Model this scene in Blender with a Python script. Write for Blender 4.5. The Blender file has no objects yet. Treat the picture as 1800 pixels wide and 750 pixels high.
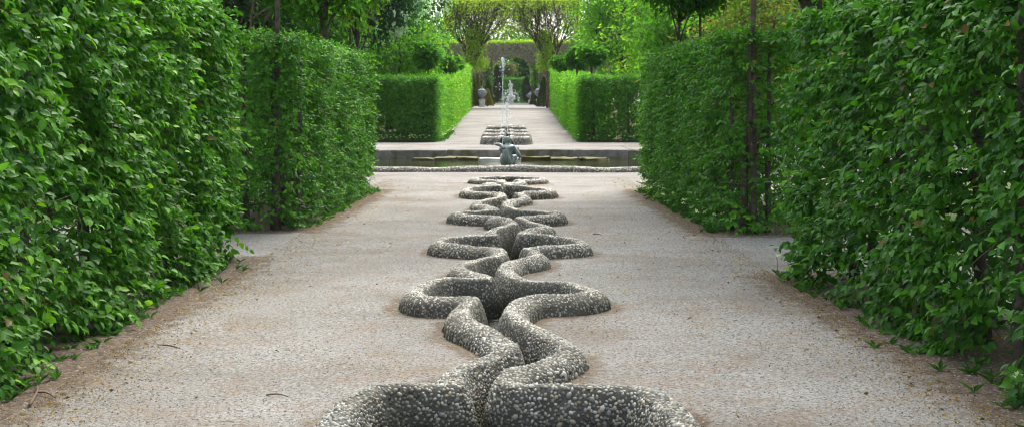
import bpy, math
import numpy as np
R = np.random.default_rng(7)
SC = bpy.context.scene
COL = SC.collection
UP = np.array([0., 0., 1.])

# ------------------------------------------------------------------ helpers
def unit(v):
    v = np.asarray(v, float)
    return v / np.maximum(np.linalg.norm(v, axis=-1, keepdims=True), 1e-9)

def link(o, parent=None):
    COL.objects.link(o)
    if parent is not None:
        o.parent = parent
    return o

def build(name, V, faces, mats, parent=None, col=None, fmat=None, smooth=False):
    """faces: list of int arrays (n,k).  One mesh object."""
    me = bpy.data.meshes.new(name)
    V = np.ascontiguousarray(V, np.float32)
    if parent is not None and not isinstance(mats, list):
        mats = [mats]
    if not isinstance(mats, list):
        mats = [mats]
    faces = [np.asarray(f, np.int32) for f in faces if len(f)]
    if parent is not None:
        V = V - np.array(WORLD[parent.name], np.float32)
    me.vertices.add(len(V)); me.vertices.foreach_set('co', V.ravel())
    nl = sum(f.size for f in faces); nf = sum(len(f) for f in faces)
    me.loops.add(nl); me.loops.foreach_set('vertex_index', np.concatenate([f.ravel() for f in faces]))
    starts = []; s = 0
    for f in faces:
        k = f.shape[1]; starts.append(s + np.arange(len(f)) * k); s += f.size
    me.polygons.add(nf); me.polygons.foreach_set('loop_start', np.concatenate(starts).astype(np.int32))
    for m in mats: me.materials.append(m)
    if fmat is not None:
        me.polygons.foreach_set('material_index', np.asarray(fmat, np.int32))
    me.polygons.foreach_set('use_smooth', np.full(nf, smooth, bool))
    if col is not None:
        a = me.color_attributes.new('tint', 'FLOAT_COLOR', 'POINT')
        c = np.ones((len(V), 4), np.float32); c[:, :3] = col
        a.data.foreach_set('color', c.ravel())
    me.update(calc_edges=True); me.validate()
    o = bpy.data.objects.new(name, me)
    if parent is not None:
        WORLD[o.name] = WORLD[parent.name]
    else:
        WORLD[o.name] = (0, 0, 0)
    return link(o, parent)

WORLD = {}
def thing(name, label, cat, loc, group=None):
    o = bpy.data.objects.new(name, None)
    o.empty_display_size = .2
    o.location = loc; link(o); WORLD[o.name] = tuple(loc)
    o['label'] = label; o['category'] = cat
    if group: o['group'] = group
    return o

def tag(o, label, cat, group=None, kind=None):
    o['label'] = label; o['category'] = cat
    if group: o['group'] = group
    if kind: o['kind'] = kind
    return o

class MB:
    """collects geometry with per vertex colour"""
    def __init__(s): s.V = []; s.T = []; s.Q = []; s.C = []; s.n = 0
    def add(s, V, T=None, Q=None, col=(1, 1, 1)):
        V = np.asarray(V, float).reshape(-1, 3)
        c = np.asarray(col, float)
        if c.ndim == 1: c = np.tile(c, (len(V), 1))
        s.V.append(V); s.C.append(c)
        if T is not None and len(T): s.T.append(np.asarray(T) + s.n)
        if Q is not None and len(Q): s.Q.append(np.asarray(Q) + s.n)
        s.n += len(V)
    def build(s, name, mats, parent=None, smooth=False):
        F = []
        if s.T: F.append(np.concatenate(s.T))
        if s.Q: F.append(np.concatenate(s.Q))
        return build(name, np.concatenate(s.V), F, mats, parent, np.concatenate(s.C), None, smooth)
    def tube(s, P, rad, k=6, col=(1, 1, 1), cap=True):
        P = np.asarray(P, float); n = len(P)
        rad = np.broadcast_to(np.asarray(rad, float), (n,))
        t = unit(np.gradient(P, axis=0))
        a = np.where(np.abs(t[:, 2:3]) > .9, np.array([[1., 0, 0]]), UP[None])
        u = unit(np.cross(t, a)); v = np.cross(t, u)
        th = np.arange(k) * 2 * math.pi / k
        ring = P[:, None] + rad[:, None, None] * (np.cos(th)[None, :, None] * u[:, None] + np.sin(th)[None, :, None] * v[:, None])
        i = np.arange(n - 1)[:, None] * k; j = np.arange(k)[None]; j2 = (j + 1) % k
        Q = np.stack([i + j, i + j2, i + k + j2, i + k + j], -1).reshape(-1, 4)
        T = []
        Vv = ring.reshape(-1, 3)
        if cap:
            Vv = np.concatenate([Vv, P[:1], P[-1:]])
            jj = np.arange(k)
            T = np.concatenate([np.stack([np.full(k, n * k), (jj + 1) % k, jj], -1),
                                np.stack([np.full(k, n * k + 1), (n - 1) * k + jj, (n - 1) * k + (jj + 1) % k], -1)])
        s.add(Vv, T, Q, col)
    def lathe(s, prof, c, k=20, col=(1, 1, 1)):
        """prof: (r,z) pairs"""
        prof = np.asarray(prof, float); n = len(prof)
        th = np.arange(k) * 2 * math.pi / k
        V = np.stack([prof[:, None, 0] * np.cos(th), prof[:, None, 0] * np.sin(th), np.repeat(prof[:, 1:2], k, 1)], -1).reshape(-1, 3) + np.asarray(c)
        i = np.arange(n - 1)[:, None] * k; j = np.arange(k)[None]; j2 = (j + 1) % k
        s.add(V, None, np.stack([i + j, i + j2, i + k + j2, i + k + j], -1).reshape(-1, 4), col)
    def box(s, lo, hi, bev=.02, col=(1, 1, 1), jit=0.):
        lo = np.asarray(lo, float); hi = np.asarray(hi, float)
        # rounded block: a 6-slice box whose edge loops are inset
        V = []; Q = []
        xs = [lo[0], lo[0] + bev, hi[0] - bev, hi[0]]; ys = [lo[1], lo[1] + bev, hi[1] - bev, hi[1]]; zs = [lo[2], lo[2] + bev, hi[2] - bev, hi[2]]
        nx = max(4, int((hi[0] - lo[0]) / .25) + 2)
        xs = [lo[0]] + list(np.linspace(lo[0] + bev, hi[0] - bev, nx)) + [hi[0]]
        idx = {}
        X, Y, Z = np.meshgrid(xs, ys, zs, indexing='ij')
        G = np.stack([X, Y, Z], -1)
        c0 = lo + bev; c1 = hi - bev
        inner = np.clip(G, c0, c1); d = G - inner
        L = np.linalg.norm(d, axis=-1, keepdims=True)
        G = inner + np.where(L > 1e-9, d / np.maximum(L, 1e-9) * bev, 0)
        if jit: G = G + R.normal(0, jit, G.shape)
        a, b, c = len(xs), 4, 4
        def id_(i, j, k): return (i * b + j) * c + k
        for i in range(a - 1):
            for j in range(b - 1):
                Q.append([id_(i, j, 0), id_(i, j + 1, 0), id_(i + 1, j + 1, 0), id_(i + 1, j, 0)])
                Q.append([id_(i, j, c - 1), id_(i + 1, j, c - 1), id_(i + 1, j + 1, c - 1), id_(i, j + 1, c - 1)])
            for k in range(c - 1):
                Q.append([id_(i, 0, k), id_(i + 1, 0, k), id_(i + 1, 0, k + 1), id_(i, 0, k + 1)])
                Q.append([id_(i, b - 1, k), id_(i, b - 1, k + 1), id_(i + 1, b - 1, k + 1), id_(i + 1, b - 1, k)])
        for j in range(b - 1):
            for k in range(c - 1):
                Q.append([id_(0, j, k), id_(0, j, k + 1), id_(0, j + 1, k + 1), id_(0, j + 1, k)])
                Q.append([id_(a - 1, j, k), id_(a - 1, j + 1, k), id_(a - 1, j + 1, k + 1), id_(a - 1, j, k + 1)])
        s.add(G.reshape(-1, 3), None, Q, col)

_nk = R.normal(0, 1, (24, 3)); _np = R.uniform(0, 6.28, 24)
def noise(P, scale, seed=0):
    """smooth pseudo noise about -1..1"""
    P = np.asarray(P, float) / scale
    k = np.roll(_nk, seed * 5, 0)[:9]; ph = np.roll(_np, seed * 7)[:9]
    s = 0
    for i in range(9):
        s = s + np.sin(P @ k[i] * (1.6 + .35 * i) + ph[i])
    return s / 3.0

# ------------------------------------------------------------------ materials
def newmat(name):
    m = bpy.data.materials.new(name); m.use_nodes = True
    nt = m.node_tree; nt.nodes.clear()
    out = nt.nodes.new('ShaderNodeOutputMaterial')
    return m, nt, out
def nd(nt, t, **kw):
    n = nt.nodes.new(t)
    for k, v in kw.items():
        if hasattr(n, k) and k not in n.inputs: setattr(n, k, v)
        else: n.inputs[k].default_value = v
    return n
def ramp(nt, stops, src):
    r = nt.nodes.new('ShaderNodeValToRGB')
    e = r.color_ramp.elements
    while len(e) < len(stops): e.new(.5)
    for i, (p, c) in enumerate(stops):
        e[i].position = p; e[i].color = (*c, 1) if len(c) == 3 else c
    nt.links.new(src, r.inputs[0]); return r.outputs[0]
def mixc(nt, a, b, f, mode='MIX'):
    n = nt.nodes.new('ShaderNodeMix'); n.data_type = 'RGBA'; n.blend_type = mode
    for s, v in ((n.inputs[0], f), (n.inputs[6], a), (n.inputs[7], b)):
        if hasattr(v, 'links'): nt.links.new(v, s)
        elif isinstance(v, (int, float)): s.default_value = v
        else: s.default_value = (*v, 1)
    return n.outputs[2]
def coord(nt): return nt.nodes.new('ShaderNodeTexCoord').outputs['Object']
def nz(nt, scale, detail=4, src=None, rough=.6):
    n = nd(nt, 'ShaderNodeTexNoise', Scale=scale, Detail=detail, Roughness=rough)
    if src is not None: nt.links.new(src, n.inputs['Vector'])
    return n.outputs['Fac']
def bump(nt, h, strength, dist):
    b = nd(nt, 'ShaderNodeBump', Strength=strength, Distance=dist); nt.links.new(h, b.inputs['Height']); return b.outputs[0]

def leaf_mat(name, gain=1., trans=.33, warm=1.25, rough=.42, spec=.35):
    m, nt, out = newmat(name)
    at = nd(nt, 'ShaderNodeAttribute', attribute_name='tint')
    p = nd(nt, 'ShaderNodeBsdfPrincipled', Roughness=rough)
    p.inputs['Specular IOR Level'].default_value = spec
    tr = nt.nodes.new('ShaderNodeBsdfTranslucent')
    nt.links.new(at.outputs['Color'], p.inputs['Base Color'])
    tc = mixc(nt, at.outputs['Color'], (1.05 * warm, 1.5, .45), 1.0, 'MULTIPLY')
    nt.links.new(tc, tr.inputs['Color'])
    mx = nd(nt, 'ShaderNodeMixShader'); mx.inputs[0].default_value = trans
    nt.links.new(p.outputs[0], mx.inputs[1]); nt.links.new(tr.outputs[0], mx.inputs[2])
    nt.links.new(mx.outputs[0], out.inputs[0]); return m

def solid_mat(name, c1, c2, scale=8, rough=.85, bs=.5, bd=.01, detail=6, tint=False, spec=.3):
    m, nt, out = newmat(name)
    co = coord(nt); n = nz(nt, scale, detail, co)
    c = ramp(nt, [(.3, c1), (.7, c2)], n)
    if tint:
        at = nd(nt, 'ShaderNodeAttribute', attribute_name='tint'); c = mixc(nt, c, at.outputs['Color'], 1., 'MULTIPLY')
    p = nd(nt, 'ShaderNodeBsdfPrincipled', Roughness=rough); p.inputs['Specular IOR Level'].default_value = spec
    nt.links.new(c, p.inputs['Base Color'])
    nt.links.new(bump(nt, nz(nt, scale * 5, 6, co), bs, bd), p.inputs['Normal'])
    nt.links.new(p.outputs[0], out.inputs[0]); return m

M_leaf = leaf_mat('leaf_hornbeam', rough=.5, spec=.22)
M_leaf_far = leaf_mat('leaf_soft', trans=.5, rough=.6, spec=.2)
M_flower = leaf_mat('petal_white', trans=.3, warm=.7, rough=.7, spec=.1)
M_bark = solid_mat('bark', (.045, .035, .026), (.12, .10, .08), 14, .95, .8, .01, tint=True)
M_twig = solid_mat('twig', (.9, .9, .9), (1., 1., 1.), 14, .95, .3, .004, tint=True)
M_needle = leaf_mat('needle_yew', trans=.15, rough=.7, spec=.15)

# gravel ground: base colour by zone attribute (x = bare soil, y = ground cover)
def ground_mat():
    m, nt, out = newmat('gravel')
    co = coord(nt)
    big = nz(nt, .55, 5, co); med = nz(nt, 2.4, 6, co); fine = nz(nt, 40, 6, co, .8); grit = nz(nt, 48, 4, co, .75)
    grav = ramp(nt, [(.34, (.08, .076, .07)), (.45, (.243, .241, .235)), (.57, (.308, .306, .30)), (.68, (.50, .49, .475))], fine)
    grav = mixc(nt, grav, ramp(nt, [(.35, (.72, .69, .655)), (.65, (1.08, 1.07, 1.06))], big), .8, 'MULTIPLY')
    specks = ramp(nt, [(.545, (0, 0, 0)), (.59, (1, 1, 1))], grit)
    grav = mixc(nt, grav, (.09, .068, .05), specks)
    grav = mixc(nt, grav, (.76, .66, .56), ramp(nt, [(.50, (0, 0, 0)), (.66, (.85, .85, .85))], nz(nt, .8, 7, co, .7)), 'MULTIPLY')
    # rusty dry bud scale litter in patches
    pat = ramp(nt, [(.50, (0, 0, 0)), (.64, (1, 1, 1))], med)
    lit = ramp(nt, [(.50, (0, 0, 0)), (.57, (1, 1, 1))], nz(nt, 34, 5, co, .75))
    ml = mixc(nt, pat, lit, 1., 'MULTIPLY')
    grav = mixc(nt, grav, (.215, .135, .08), ml)
    at = nd(nt, 'ShaderNodeAttribute', attribute_name='tint')
    sp = nd(nt, 'ShaderNodeSeparateColor'); nt.links.new(at.outputs['Color'], sp.inputs[0])
    # ragged soil edge
    def ragged(s):
        a = nd(nt, 'ShaderNodeMath', operation='ADD'); nt.links.new(s, a.inputs[0])
        b = nd(nt, 'ShaderNodeMath', operation='MULTIPLY_ADD'); nt.links.new(nz(nt, 5, 6, co, .7), b.inputs[0]); b.inputs[1].default_value = 2.4; b.inputs[2].default_value = -1.2
        nt.links.new(b.outputs[0], a.inputs[1])
        return ramp(nt, [(.35, (0, 0, 0)), (.75, (1, 1, 1))], a.outputs[0])
    soil = ramp(nt, [(.36, (.035, .025, .018)), (.5, (.11, .08, .058)), (.6, (.20, .15, .11)), (.68, (.34, .24, .15))], nz(nt, 30, 7, co, .8))
    c = mixc(nt, grav, soil, ragged(sp.outputs[0]))
    damp = ramp(nt, [(.35, (.50, .42, .35)), (.62, (.85, .72, .60))], nz(nt, 12, 6, co, .8))
    c = mixc(nt, c, mixc(nt, c, damp, 1., 'MULTIPLY'), ragged(sp.outputs[2]))
    green = ramp(nt, [(.35, (.03, .05, .012)), (.65, (.09, .12, .03))], nz(nt, 20, 5, co))
    c = mixc(nt, c, green, ragged(sp.outputs[1]))
    p = nd(nt, 'ShaderNodeBsdfPrincipled', Roughness=.93); p.inputs['Specular IOR Level'].default_value = .2
    nt.links.new(c, p.inputs['Base Color'])
    hsum = mixc(nt, fine, grit, .4)
    nt.links.new(bump(nt, hsum, .8, .012), p.inputs['Normal'])
    nt.links.new(p.outputs[0], out.inputs[0]); return m
M_ground = ground_mat()

def water_mat(name, c, scale, bs, rough=.04):
    m, nt, out = newmat(name)
    co = coord(nt)
    mp = nd(nt, 'ShaderNodeMapping'); mp.inputs['Scale'].default_value = (1, 2.2, 1); nt.links.new(co, mp.inputs[0])
    p = nd(nt, 'ShaderNodeBsdfPrincipled', Roughness=rough); p.inputs['Base Color'].default_value = (*c, 1); p.inputs['IOR'].default_value = 1.33
    p.inputs['Specular IOR Level'].default_value = .5
    nt.links.new(bump(nt, nz(nt, scale, 3, mp.outputs[0]), bs, .05), p.inputs['Normal'])
    nt.links.new(p.outputs[0], out.inputs[0]); return m
M_water = water_mat('pond_water', (.022, .024, .007), 4, .13)
M_chwater = water_mat('channel_water', (.012, .012, .008), 9, .4)

def jet_mat():
    m, nt, out = newmat('falling_water')
    p = nd(nt, 'ShaderNodeBsdfPrincipled', Roughness=.15); p.inputs['Base Color'].default_value = (.9, .93, .95, 1)
    t = nt.nodes.new('ShaderNodeBsdfTranslucent'); t.inputs[0].default_value = (.9, .95, 1, 1)
    mx = nt.nodes.new('ShaderNodeMixShader'); mx.inputs[0].default_value = .5
    nt.links.new(p.outputs[0], mx.inputs[1]); nt.links.new(t.outputs[0], mx.inputs[2]); nt.links.new(mx.outputs[0], out.inputs[0])
    return m
M_jet = jet_mat()

def nd_add(nt, s, v):
    n = nd(nt, 'ShaderNodeMath', operation='ADD'); nt.links.new(s, n.inputs[0]); n.inputs[1].default_value = v; return n.outputs[0]
def pebble_mats():
    m, nt, out = newmat('mortar')
    co = coord(nt)
    c = ramp(nt, [(.3, (.045, .042, .034)), (.7, (.12, .11, .09))], nz(nt, 9, 6, co))
    sx = nd(nt, 'ShaderNodeSeparateXYZ'); nt.links.new(co, sx.inputs[0])
    c = mixc(nt, (.018, .018, .01), c, ramp(nt, [(.36, (0, 0, 0)), (.52, (1, 1, 1))], nd_add(nt, sx.outputs[2], .5)))
    p = nd(nt, 'ShaderNodeBsdfPrincipled', Roughness=.9); nt.links.new(c, p.inputs['Base Color'])
    nt.links.new(bump(nt, nz(nt, 120, 3, co), .6, .01), p.inputs['Normal']); nt.links.new(p.outputs[0], out.inputs[0])
    m2, nt, out = newmat('river_pebble')
    at = nd(nt, 'ShaderNodeAttribute', attribute_name='tint')
    p = nd(nt, 'ShaderNodeBsdfPrincipled', Roughness=.5); p.inputs['Specular IOR Level'].default_value = .4
    c = mixc(nt, at.outputs['Color'], ramp(nt, [(.3, (.7, .7, .68)), (.6, (1, 1, 1))], nz(nt, 150, 3, coord(nt))), 1., 'MULTIPLY')
    nt.links.new(c, p.inputs['Base Color']); nt.links.new(p.outputs[0], out.inputs[0])
    return m, m2
M_mortar, M_pebble = pebble_mats()

def stone_mat(name, base, moss, amount):
    m, nt, out = newmat(name)
    co = coord(nt)
    c = ramp(nt, [(.3, tuple(.6 * x for x in base)), (.7, tuple(1.3 * x for x in base))], nz(nt, 6, 8, co, .7))
    c = mixc(nt, c, moss, ramp(nt, [(.62 - amount, (0, 0, 0)), (.78 - amount, (1, 1, 1))], nz(nt, 2.3, 6, co)))
    p = nd(nt, 'ShaderNodeBsdfPrincipled', Roughness=.9); nt.links.new(c, p.inputs['Base Color'])
    nt.links.new(bump(nt, nz(nt, 30, 6, co), .6, .02), p.inputs['Normal']); nt.links.new(p.outputs[0], out.inputs[0]); return m
M_stone = stone_mat('basin_stone', (.19, .178, .155), (.085, .082, .03), .17)
M_moss = stone_mat('mossy_stone', (.09, .078, .045), (.105, .095, .022), .22)
M_pale = stone_mat('pale_sandstone', (.55, .53, .48), (.3, .28, .2), -.02)
M_urn = stone_mat('urn_stone', (.22, .23, .26), (.14, .14, .13), 0.)
M_marble = stone_mat('white_marble', (.72, .74, .76), (.5, .52, .52), -.05)

def bronze_mat():
    m, nt, out = newmat('weathered_bronze')
    co = coord(nt)
    mp = nd(nt, 'ShaderNodeMapping'); mp.inputs['Scale'].default_value = (1, 1, .25); nt.links.new(co, mp.inputs[0])
    c = ramp(nt, [(.35, (.12, .155, .145)), (.52, (.28, .34, .325)), (.7, (.44, .51, .49))], nz(nt, 16, 6, mp.outputs[0]))
    p = nd(nt, 'ShaderNodeBsdfPrincipled', Roughness=.55, Metallic=.2); nt.links.new(c, p.inputs['Base Color'])
    nt.links.new(p.outputs[0], out.inputs[0]); return m
M_bronze = bronze_mat()
M_dark_bronze = solid_mat('dark_bronze', (.035, .042, .038), (.12, .14, .13), 18, .5, .3, .004)

# ------------------------------------------------------------------ terrain height
RIM_Y, POOL_BACK, POOL_HALF = 32.05, 41.0, 7.2
WATER_Z = -.05
_gz = np.array([-60, 31, 41, 41.01, 48, 56, 64, 80, 97, 112, 130, 160, 260, 900.])
_gh = np.array([0, 0, 0, .19, .20, .26, .40, .80, 1.12, 1.25, 1.35, 1.4, 1.6, 1.6])
def gnd(x, y):
    return np.interp(y, _gz, _gh)

# ------------------------------------------------------------------ pebbled water channel
def P(cx, cy): return cx, cy
LW = [(-.78, 5.0), (-.78, 5.6), (-.775, 6.2), (-.75, 6.68), (-.66, 6.92), (-.51, 6.985), (-.352, 6.985), (-.262, 7.02), (-.27, 7.22), (-.225, 7.5), (-.106, 7.78), (.0, 7.97), (.03, 8.16),
      (-.03, 8.48), (-.148, 8.84), (-.275, 9.18), (-.29, 9.6), (-.235, 9.95), (-.30, 10.12), (-.446, 10.14), (-.612, 10.2), (-.69, 10.48), (-.64, 10.87), (-.493, 11.17), (-.279, 11.25), (-.15, 11.32),
      (-.26, 11.62), (-.40, 12.02), (-.30, 12.48), (-.08, 12.85), (-.04, 13.25), (-.11, 13.62), (-.385, 13.74), (-.62, 13.95), (-.69, 14.25), (-.598, 14.66), (-.34, 14.91), (-.15, 14.95), (-.153, 15.35), (-.03, 15.85),
      (.10, 16.2), (.05, 16.6), (-.13, 16.95), (-.10, 17.25), (-.21, 17.42), (-.49, 17.5), (-.65, 17.75), (-.53, 18.15), (-.30, 18.35), (-.14, 18.45)]
RW = [(.80, 5.0), (.80, 5.6), (.79, 6.2), (.765, 6.65), (.69, 6.92), (.584, 6.97), (.364, 7.0), (.14, 6.99), (.04, 7.0), (-.02, 7.15), (.03, 7.41), (.162, 7.62), (.281, 7.83), (.345, 8.08),
      (.28, 8.45), (.185, 8.75), (.085, 9.02), (.025, 9.31), (.04, 9.7), (.137, 10.05), (.285, 10.17), (.533, 10.24), (.665, 10.42), (.604, 10.68), (.48, 10.93), (.309, 11.06), (.135, 11.22), (.03, 11.5),
      (-.03, 11.99), (.04, 12.45), (.19, 12.66), (.28, 12.9), (.25, 13.26), (.20, 13.52), (.29, 13.67), (.496, 13.78), (.70, 13.92), (.77, 14.15), (.68, 14.45), (.50, 14.72), (.24, 14.98), (.17, 15.17), (.26, 15.5), (.45, 15.85),
      (.36, 16.25), (.20, 16.7), (.15, 17.1), (.25, 17.28), (.45, 17.42), (.66, 17.65), (.56, 18.1), (.25, 18.32), (.12, 18.5)]
def seg_pattern(w, side, y0, y1):
    """later cells repeat the bend and lobe of the third cell, scaled"""
    src = [p for p in w if 11.25 < p[1] < 15.0]
    a, b = 11.3, 14.95
    out = []
    for x, y in src:
        x = x * (.93 if y0 < 20 else .87); yy = y0 + (y - a) / (b - a) * (y1 - y0)
        out.append((x + R.normal(0, .012), yy))
    return out
for (y0, y1) in ((18.55, 23.6), (23.7, 27.0)):
    LW += seg_pattern(LW, -1, y0, y1); RW += seg_pattern(RW, 1, y0, y1)
LW += [(-.05, 27.05), (.0, 27.06)]; RW += [(.10, 27.05), (.04, 27.06)]

def catmull(pts, n=7):
    p = np.array(pts, float); p = np.vstack([2 * p[0] - p[1], p, 2 * p[-1] - p[-2]])
    t = np.linspace(0, 1, n, endpoint=False)[:, None]; out = []
    for i in range(1, len(p) - 2):
        a, b, c, d = p[i - 1:i + 3]
        out.append(.5 * ((2 * b) + (-a + c) * t + (2 * a - 5 * b + 4 * c - d) * t ** 2 + (-a + 3 * b - 3 * c + d) * t ** 3))
    return np.vstack(out + [p[-2:-1]])
CK = 1.057
CL, CR = catmull(LW) * np.array([1., CK]), catmull(RW) * np.array([1., CK])

def dist_poly(X, Y, C):
    best = np.full(X.shape, 9.)
    ylo = Y.min()
    for a, b in zip(C[:-1], C[1:]):
        m = (np.abs(Y[0] if False else Y - (a[1] + b[1]) / 2) < .6)
        if not m.any(): continue
        d = b - a; L = d @ d + 1e-12
        px, py = X[m] - a[0], Y[m] - a[1]
        t = np.clip((px * d[0] + py * d[1]) / L, 0, 1)
        best[m] = np.minimum(best[m], np.hypot(px - t * d[0], py - t * d[1]))
    return best
def inside_poly(X, Y, poly):
    r = np.zeros(X.shape, bool)
    for a, b in zip(poly, np.roll(poly, -1, 0)):
        if a[1] == b[1]: continue
        c = (a[1] > Y) != (b[1] > Y)
        r ^= c & (X < (b[0] - a[0]) * (Y - a[1]) / (b[1] - a[1]) + a[0])
    return r
POLY = np.vstack([CL, CR[::-1]])
HW, HH = .149, .125
def wall_height(d, inside, y):
    t = np.clip(d / HW, 0, 1)
    h = HH * np.sqrt(np.maximum(1 - t ** 2.3, 0))
    return h

# fine field
fx = np.arange(-1.06, 1.0601, .02); fy = np.arange(5.0, 29.2, .02)
FX, FY = np.meshgrid(fx, fy, indexing='ij')
DL, DR = dist_poly(FX, FY, CL), dist_poly(FX, FY, CR)
INS = inside_poly(FX, FY, POLY)
DM = np.minimum(DL, DR)
FH = wall_height(DM, INS, FY)
wob = noise(np.stack([FX, FY, FX * 0], -1), .5) * .012
fade = np.clip((FY - 24) / 4, 0, 1)
FH = np.where(DM < HW, FH * (1 - .25 * fade) + wob * np.clip(1 - DM / HW, 0, 1), 0)
inner_drop = np.clip((DM - .03) / (HW - .03), 0, 1) ** 1.5
FH = np.where(INS & (DM >= .03), FH - .36 * inner_drop, FH)
BED = -.36

def wall_mesh(which, parent):
    own = (DL <= DR) if which == 'L' else (DR < DL)
    lim = HW + .035
    keepv = own & (DM < lim)
    Hh = np.where(~INS & (DM > HW * .98), -.06, FH)
    cell = keepv[:-1, :-1] | keepv[1:, :-1] | keepv[:-1, 1:] | keepv[1:, 1:]
    # keep only cells mostly on this wall
    cell &= (own[:-1, :-1] & (DM[:-1, :-1] < lim + .03))
    idx = np.arange(FX.size).reshape(FX.shape)
    Q = np.stack([idx[:-1, :-1][cell], idx[1:, :-1][cell], idx[1:, 1:][cell], idx[:-1, 1:][cell]], -1)
    V = np.stack([FX, FY, Hh], -1).reshape(-1, 3)
    used = np.unique(Q); rm = np.full(len(V), -1); rm[used] = np.arange(len(used))
    return V[used], rm[Q], INS.ravel()[used]

# pebble templates: dome of rings
def dome(k, rings):
    V = []; 
    for r, z in rings:
        th = np.arange(k) * 2 * math.pi / k + (0 if len(V) == 0 else .3)
        V += [(r * math.cos(t), r * math.sin(t), z) for t in th]
    V.append((0, 0, 1)); T = []
    for i in range(len(rings) - 1):
        for j in range(k):
            a, b = i * k + j, i * k + (j + 1) % k
            T += [(a, b, b + k), (a, b + k, a + k)]
    o = (len(rings) - 1) * k
    T += [(o + j, o + (j + 1) % k, len(V) - 1) for j in range(k)]
    return np.array(V), np.array(T)
DOME_HI = dome(6, [(1, 0), (.82, .58)])
DOME_LO = dome(5, [(1, 0)])

def scatter_tris(V, Q, n, weight=None):
    T = np.vstack([Q[:, [0, 1, 2]], Q[:, [0, 2, 3]]])
    A, B, C = V[T[:, 0]], V[T[:, 1]], V[T[:, 2]]
    nr = np.cross(B - A, C - A); ar = np.linalg.norm(nr, axis=1)
    w = ar if weight is None else ar * weight((A + B + C) / 3)
    i = R.choice(len(T), n, p=w / w.sum())
    r1, r2 = np.sqrt(R.random(n)), R.random(n)
    p = (1 - r1)[:, None] * A[i] + (r1 * (1 - r2))[:, None] * B[i] + (r1 * r2)[:, None] * C[i]
    nn = unit(nr[i]); nn[nn[:, 2] < 0] *= -1
    return p, nn
def thin(p, r):
    """greedy hash grid thinning, minimal spacing r"""
    g = {}; keep = []
    inv = 1 / r; K = np.floor(p * inv).astype(int)
    r2 = r * r
    for i in range(len(p)):
        kx, ky, kz = K[i]; q = p[i]; ok = True
        for dx in (-1, 0, 1):
            for dy in (-1, 0, 1):
                for dz in (-1, 0, 1):
                    for j in g.get((kx + dx, ky + dy, kz + dz), ()):
                        d = p[j] - q
                        if d[0] * d[0] + d[1] * d[1] + d[2] * d[2] < r2: ok = False; break
                    if not ok: break
                if not ok: break
            if not ok: break
        if ok: g.setdefault((kx, ky, kz), []).append(i); keep.append(i)
    return np.array(keep)
PEB = np.array([(.53, .53, .50), (.37, .375, .365), (.20, .205, .20), (.58, .555, .49), (.42, .35, .26), (.12, .125, .12), (.72, .71, .67), (.30, .29, .26), (.50, .42, .31)])
def pebbles(p, n, size, tmpl, dark=None):
    V0, T0 = tmpl; N = len(p)
    t = unit(np.cross(n, unit(R.normal(size=(N, 3))))); b = np.cross(n, t)
    a = size * np.where(R.random(N) < .06, 1.45, 1) * R.uniform(.75, 1.25, N); bb = a * R.uniform(.58, .8, N); c = a * R.uniform(.45, .65, N)
    V = (p - n * (c * .25)[:, None])[:, None] + V0[None, :, 0:1] * (t * a[:, None])[:, None] + V0[None, :, 1:2] * (b * bb[:, None])[:, None] + V0[None, :, 2:3] * (n * c[:, None])[:, None]
    col = PEB[R.choice(len(PEB), N, p=[.20, .22, .15, .11, .06, .07, .06, .10, .03])] * R.uniform(.75, 1.15, (N, 1))
    col = col * np.array([.88, .86, .80])
    if dark is not None: col = col * dark
    T = (T0[None] + (np.arange(N) * len(V0))[:, None, None]).reshape(-1, 3)
    return V.reshape(-1, 3), T, np.repeat(col, len(V0), 0)

def moss_tint(p, ins):
    """algae film: patchy olive stain, thick on the wet water side"""
    n = noise(p, .35, 2)
    wet = np.clip((.015 - p[:, 2]) / .13, 0, 1) * ins
    k = np.clip(.16 * (n > .3) + .28 * (n > .8) + wet * .95 + .08 * ins * (n > -.2), 0, .9)[:, None]
    return (1 - k) + k * np.array([[.16, .165, .10]])

def pebble_wall(name, V, Q, ins, parent, near, lo_size=.024, lo_n=1400):
    """mortar body plus the pebbles set in it, as one mesh"""
    mats = [M_mortar, M_pebble]
    parts = [(V, Q, np.ones((len(V), 3)))]
    cellc = V[Q].mean(1); cins = ins[Q].mean(1) > .5
    # signed lookup of the water side for scattered points
    from_idx = lambda p: INS[np.clip(((p[:, 0] + 1.06) / .02).round().astype(int), 0, len(fx) - 1), np.clip(((p[:, 1] - 5.0) / .02).round().astype(int), 0, len(fy) - 1)]
    out = []
    if near:
        for y0, y1, per, sp, sz, tm in ((0, 9.2, 4.5, .0158, .0132, DOME_HI), (9.2, 13.5, 4.0, .0165, .0138, DOME_LO), (13.5, 20, 2.2, .021, .0175, DOME_LO), (20, 40, 1.2, .028, .023, DOME_LO)):
            sel = (cellc[:, 1] >= y0) & (cellc[:, 1] < y1)
            p, n = scatter_tris(V, Q[sel], int(sel.sum() * per))
            k = thin(p, sp); out.append((p[k], n[k], sz, tm))
    else:
        p, n = scatter_tris(V, Q, lo_n); k = thin(p, lo_size * 1.15); out.append((p[k], n[k], lo_size, DOME_LO))
    VV = [V]; TT = []; CC = [np.ones((len(V), 3))]; off = len(V)
    for p, n, s, tm in out:
        d = moss_tint(p, from_idx(p).astype(float)) if near else None
        v, t, c = pebbles(p, n, s, tm, d)
        VV.append(v); TT.append(t + off); CC.append(c); off += len(v)
    TT = np.vstack(TT)
    fm = np.concatenate([np.ones(len(TT)), np.zeros(len(Q))])
    return build(name, np.vstack(VV), [TT, Q], mats, parent, np.vstack(CC), fm, True)

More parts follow.
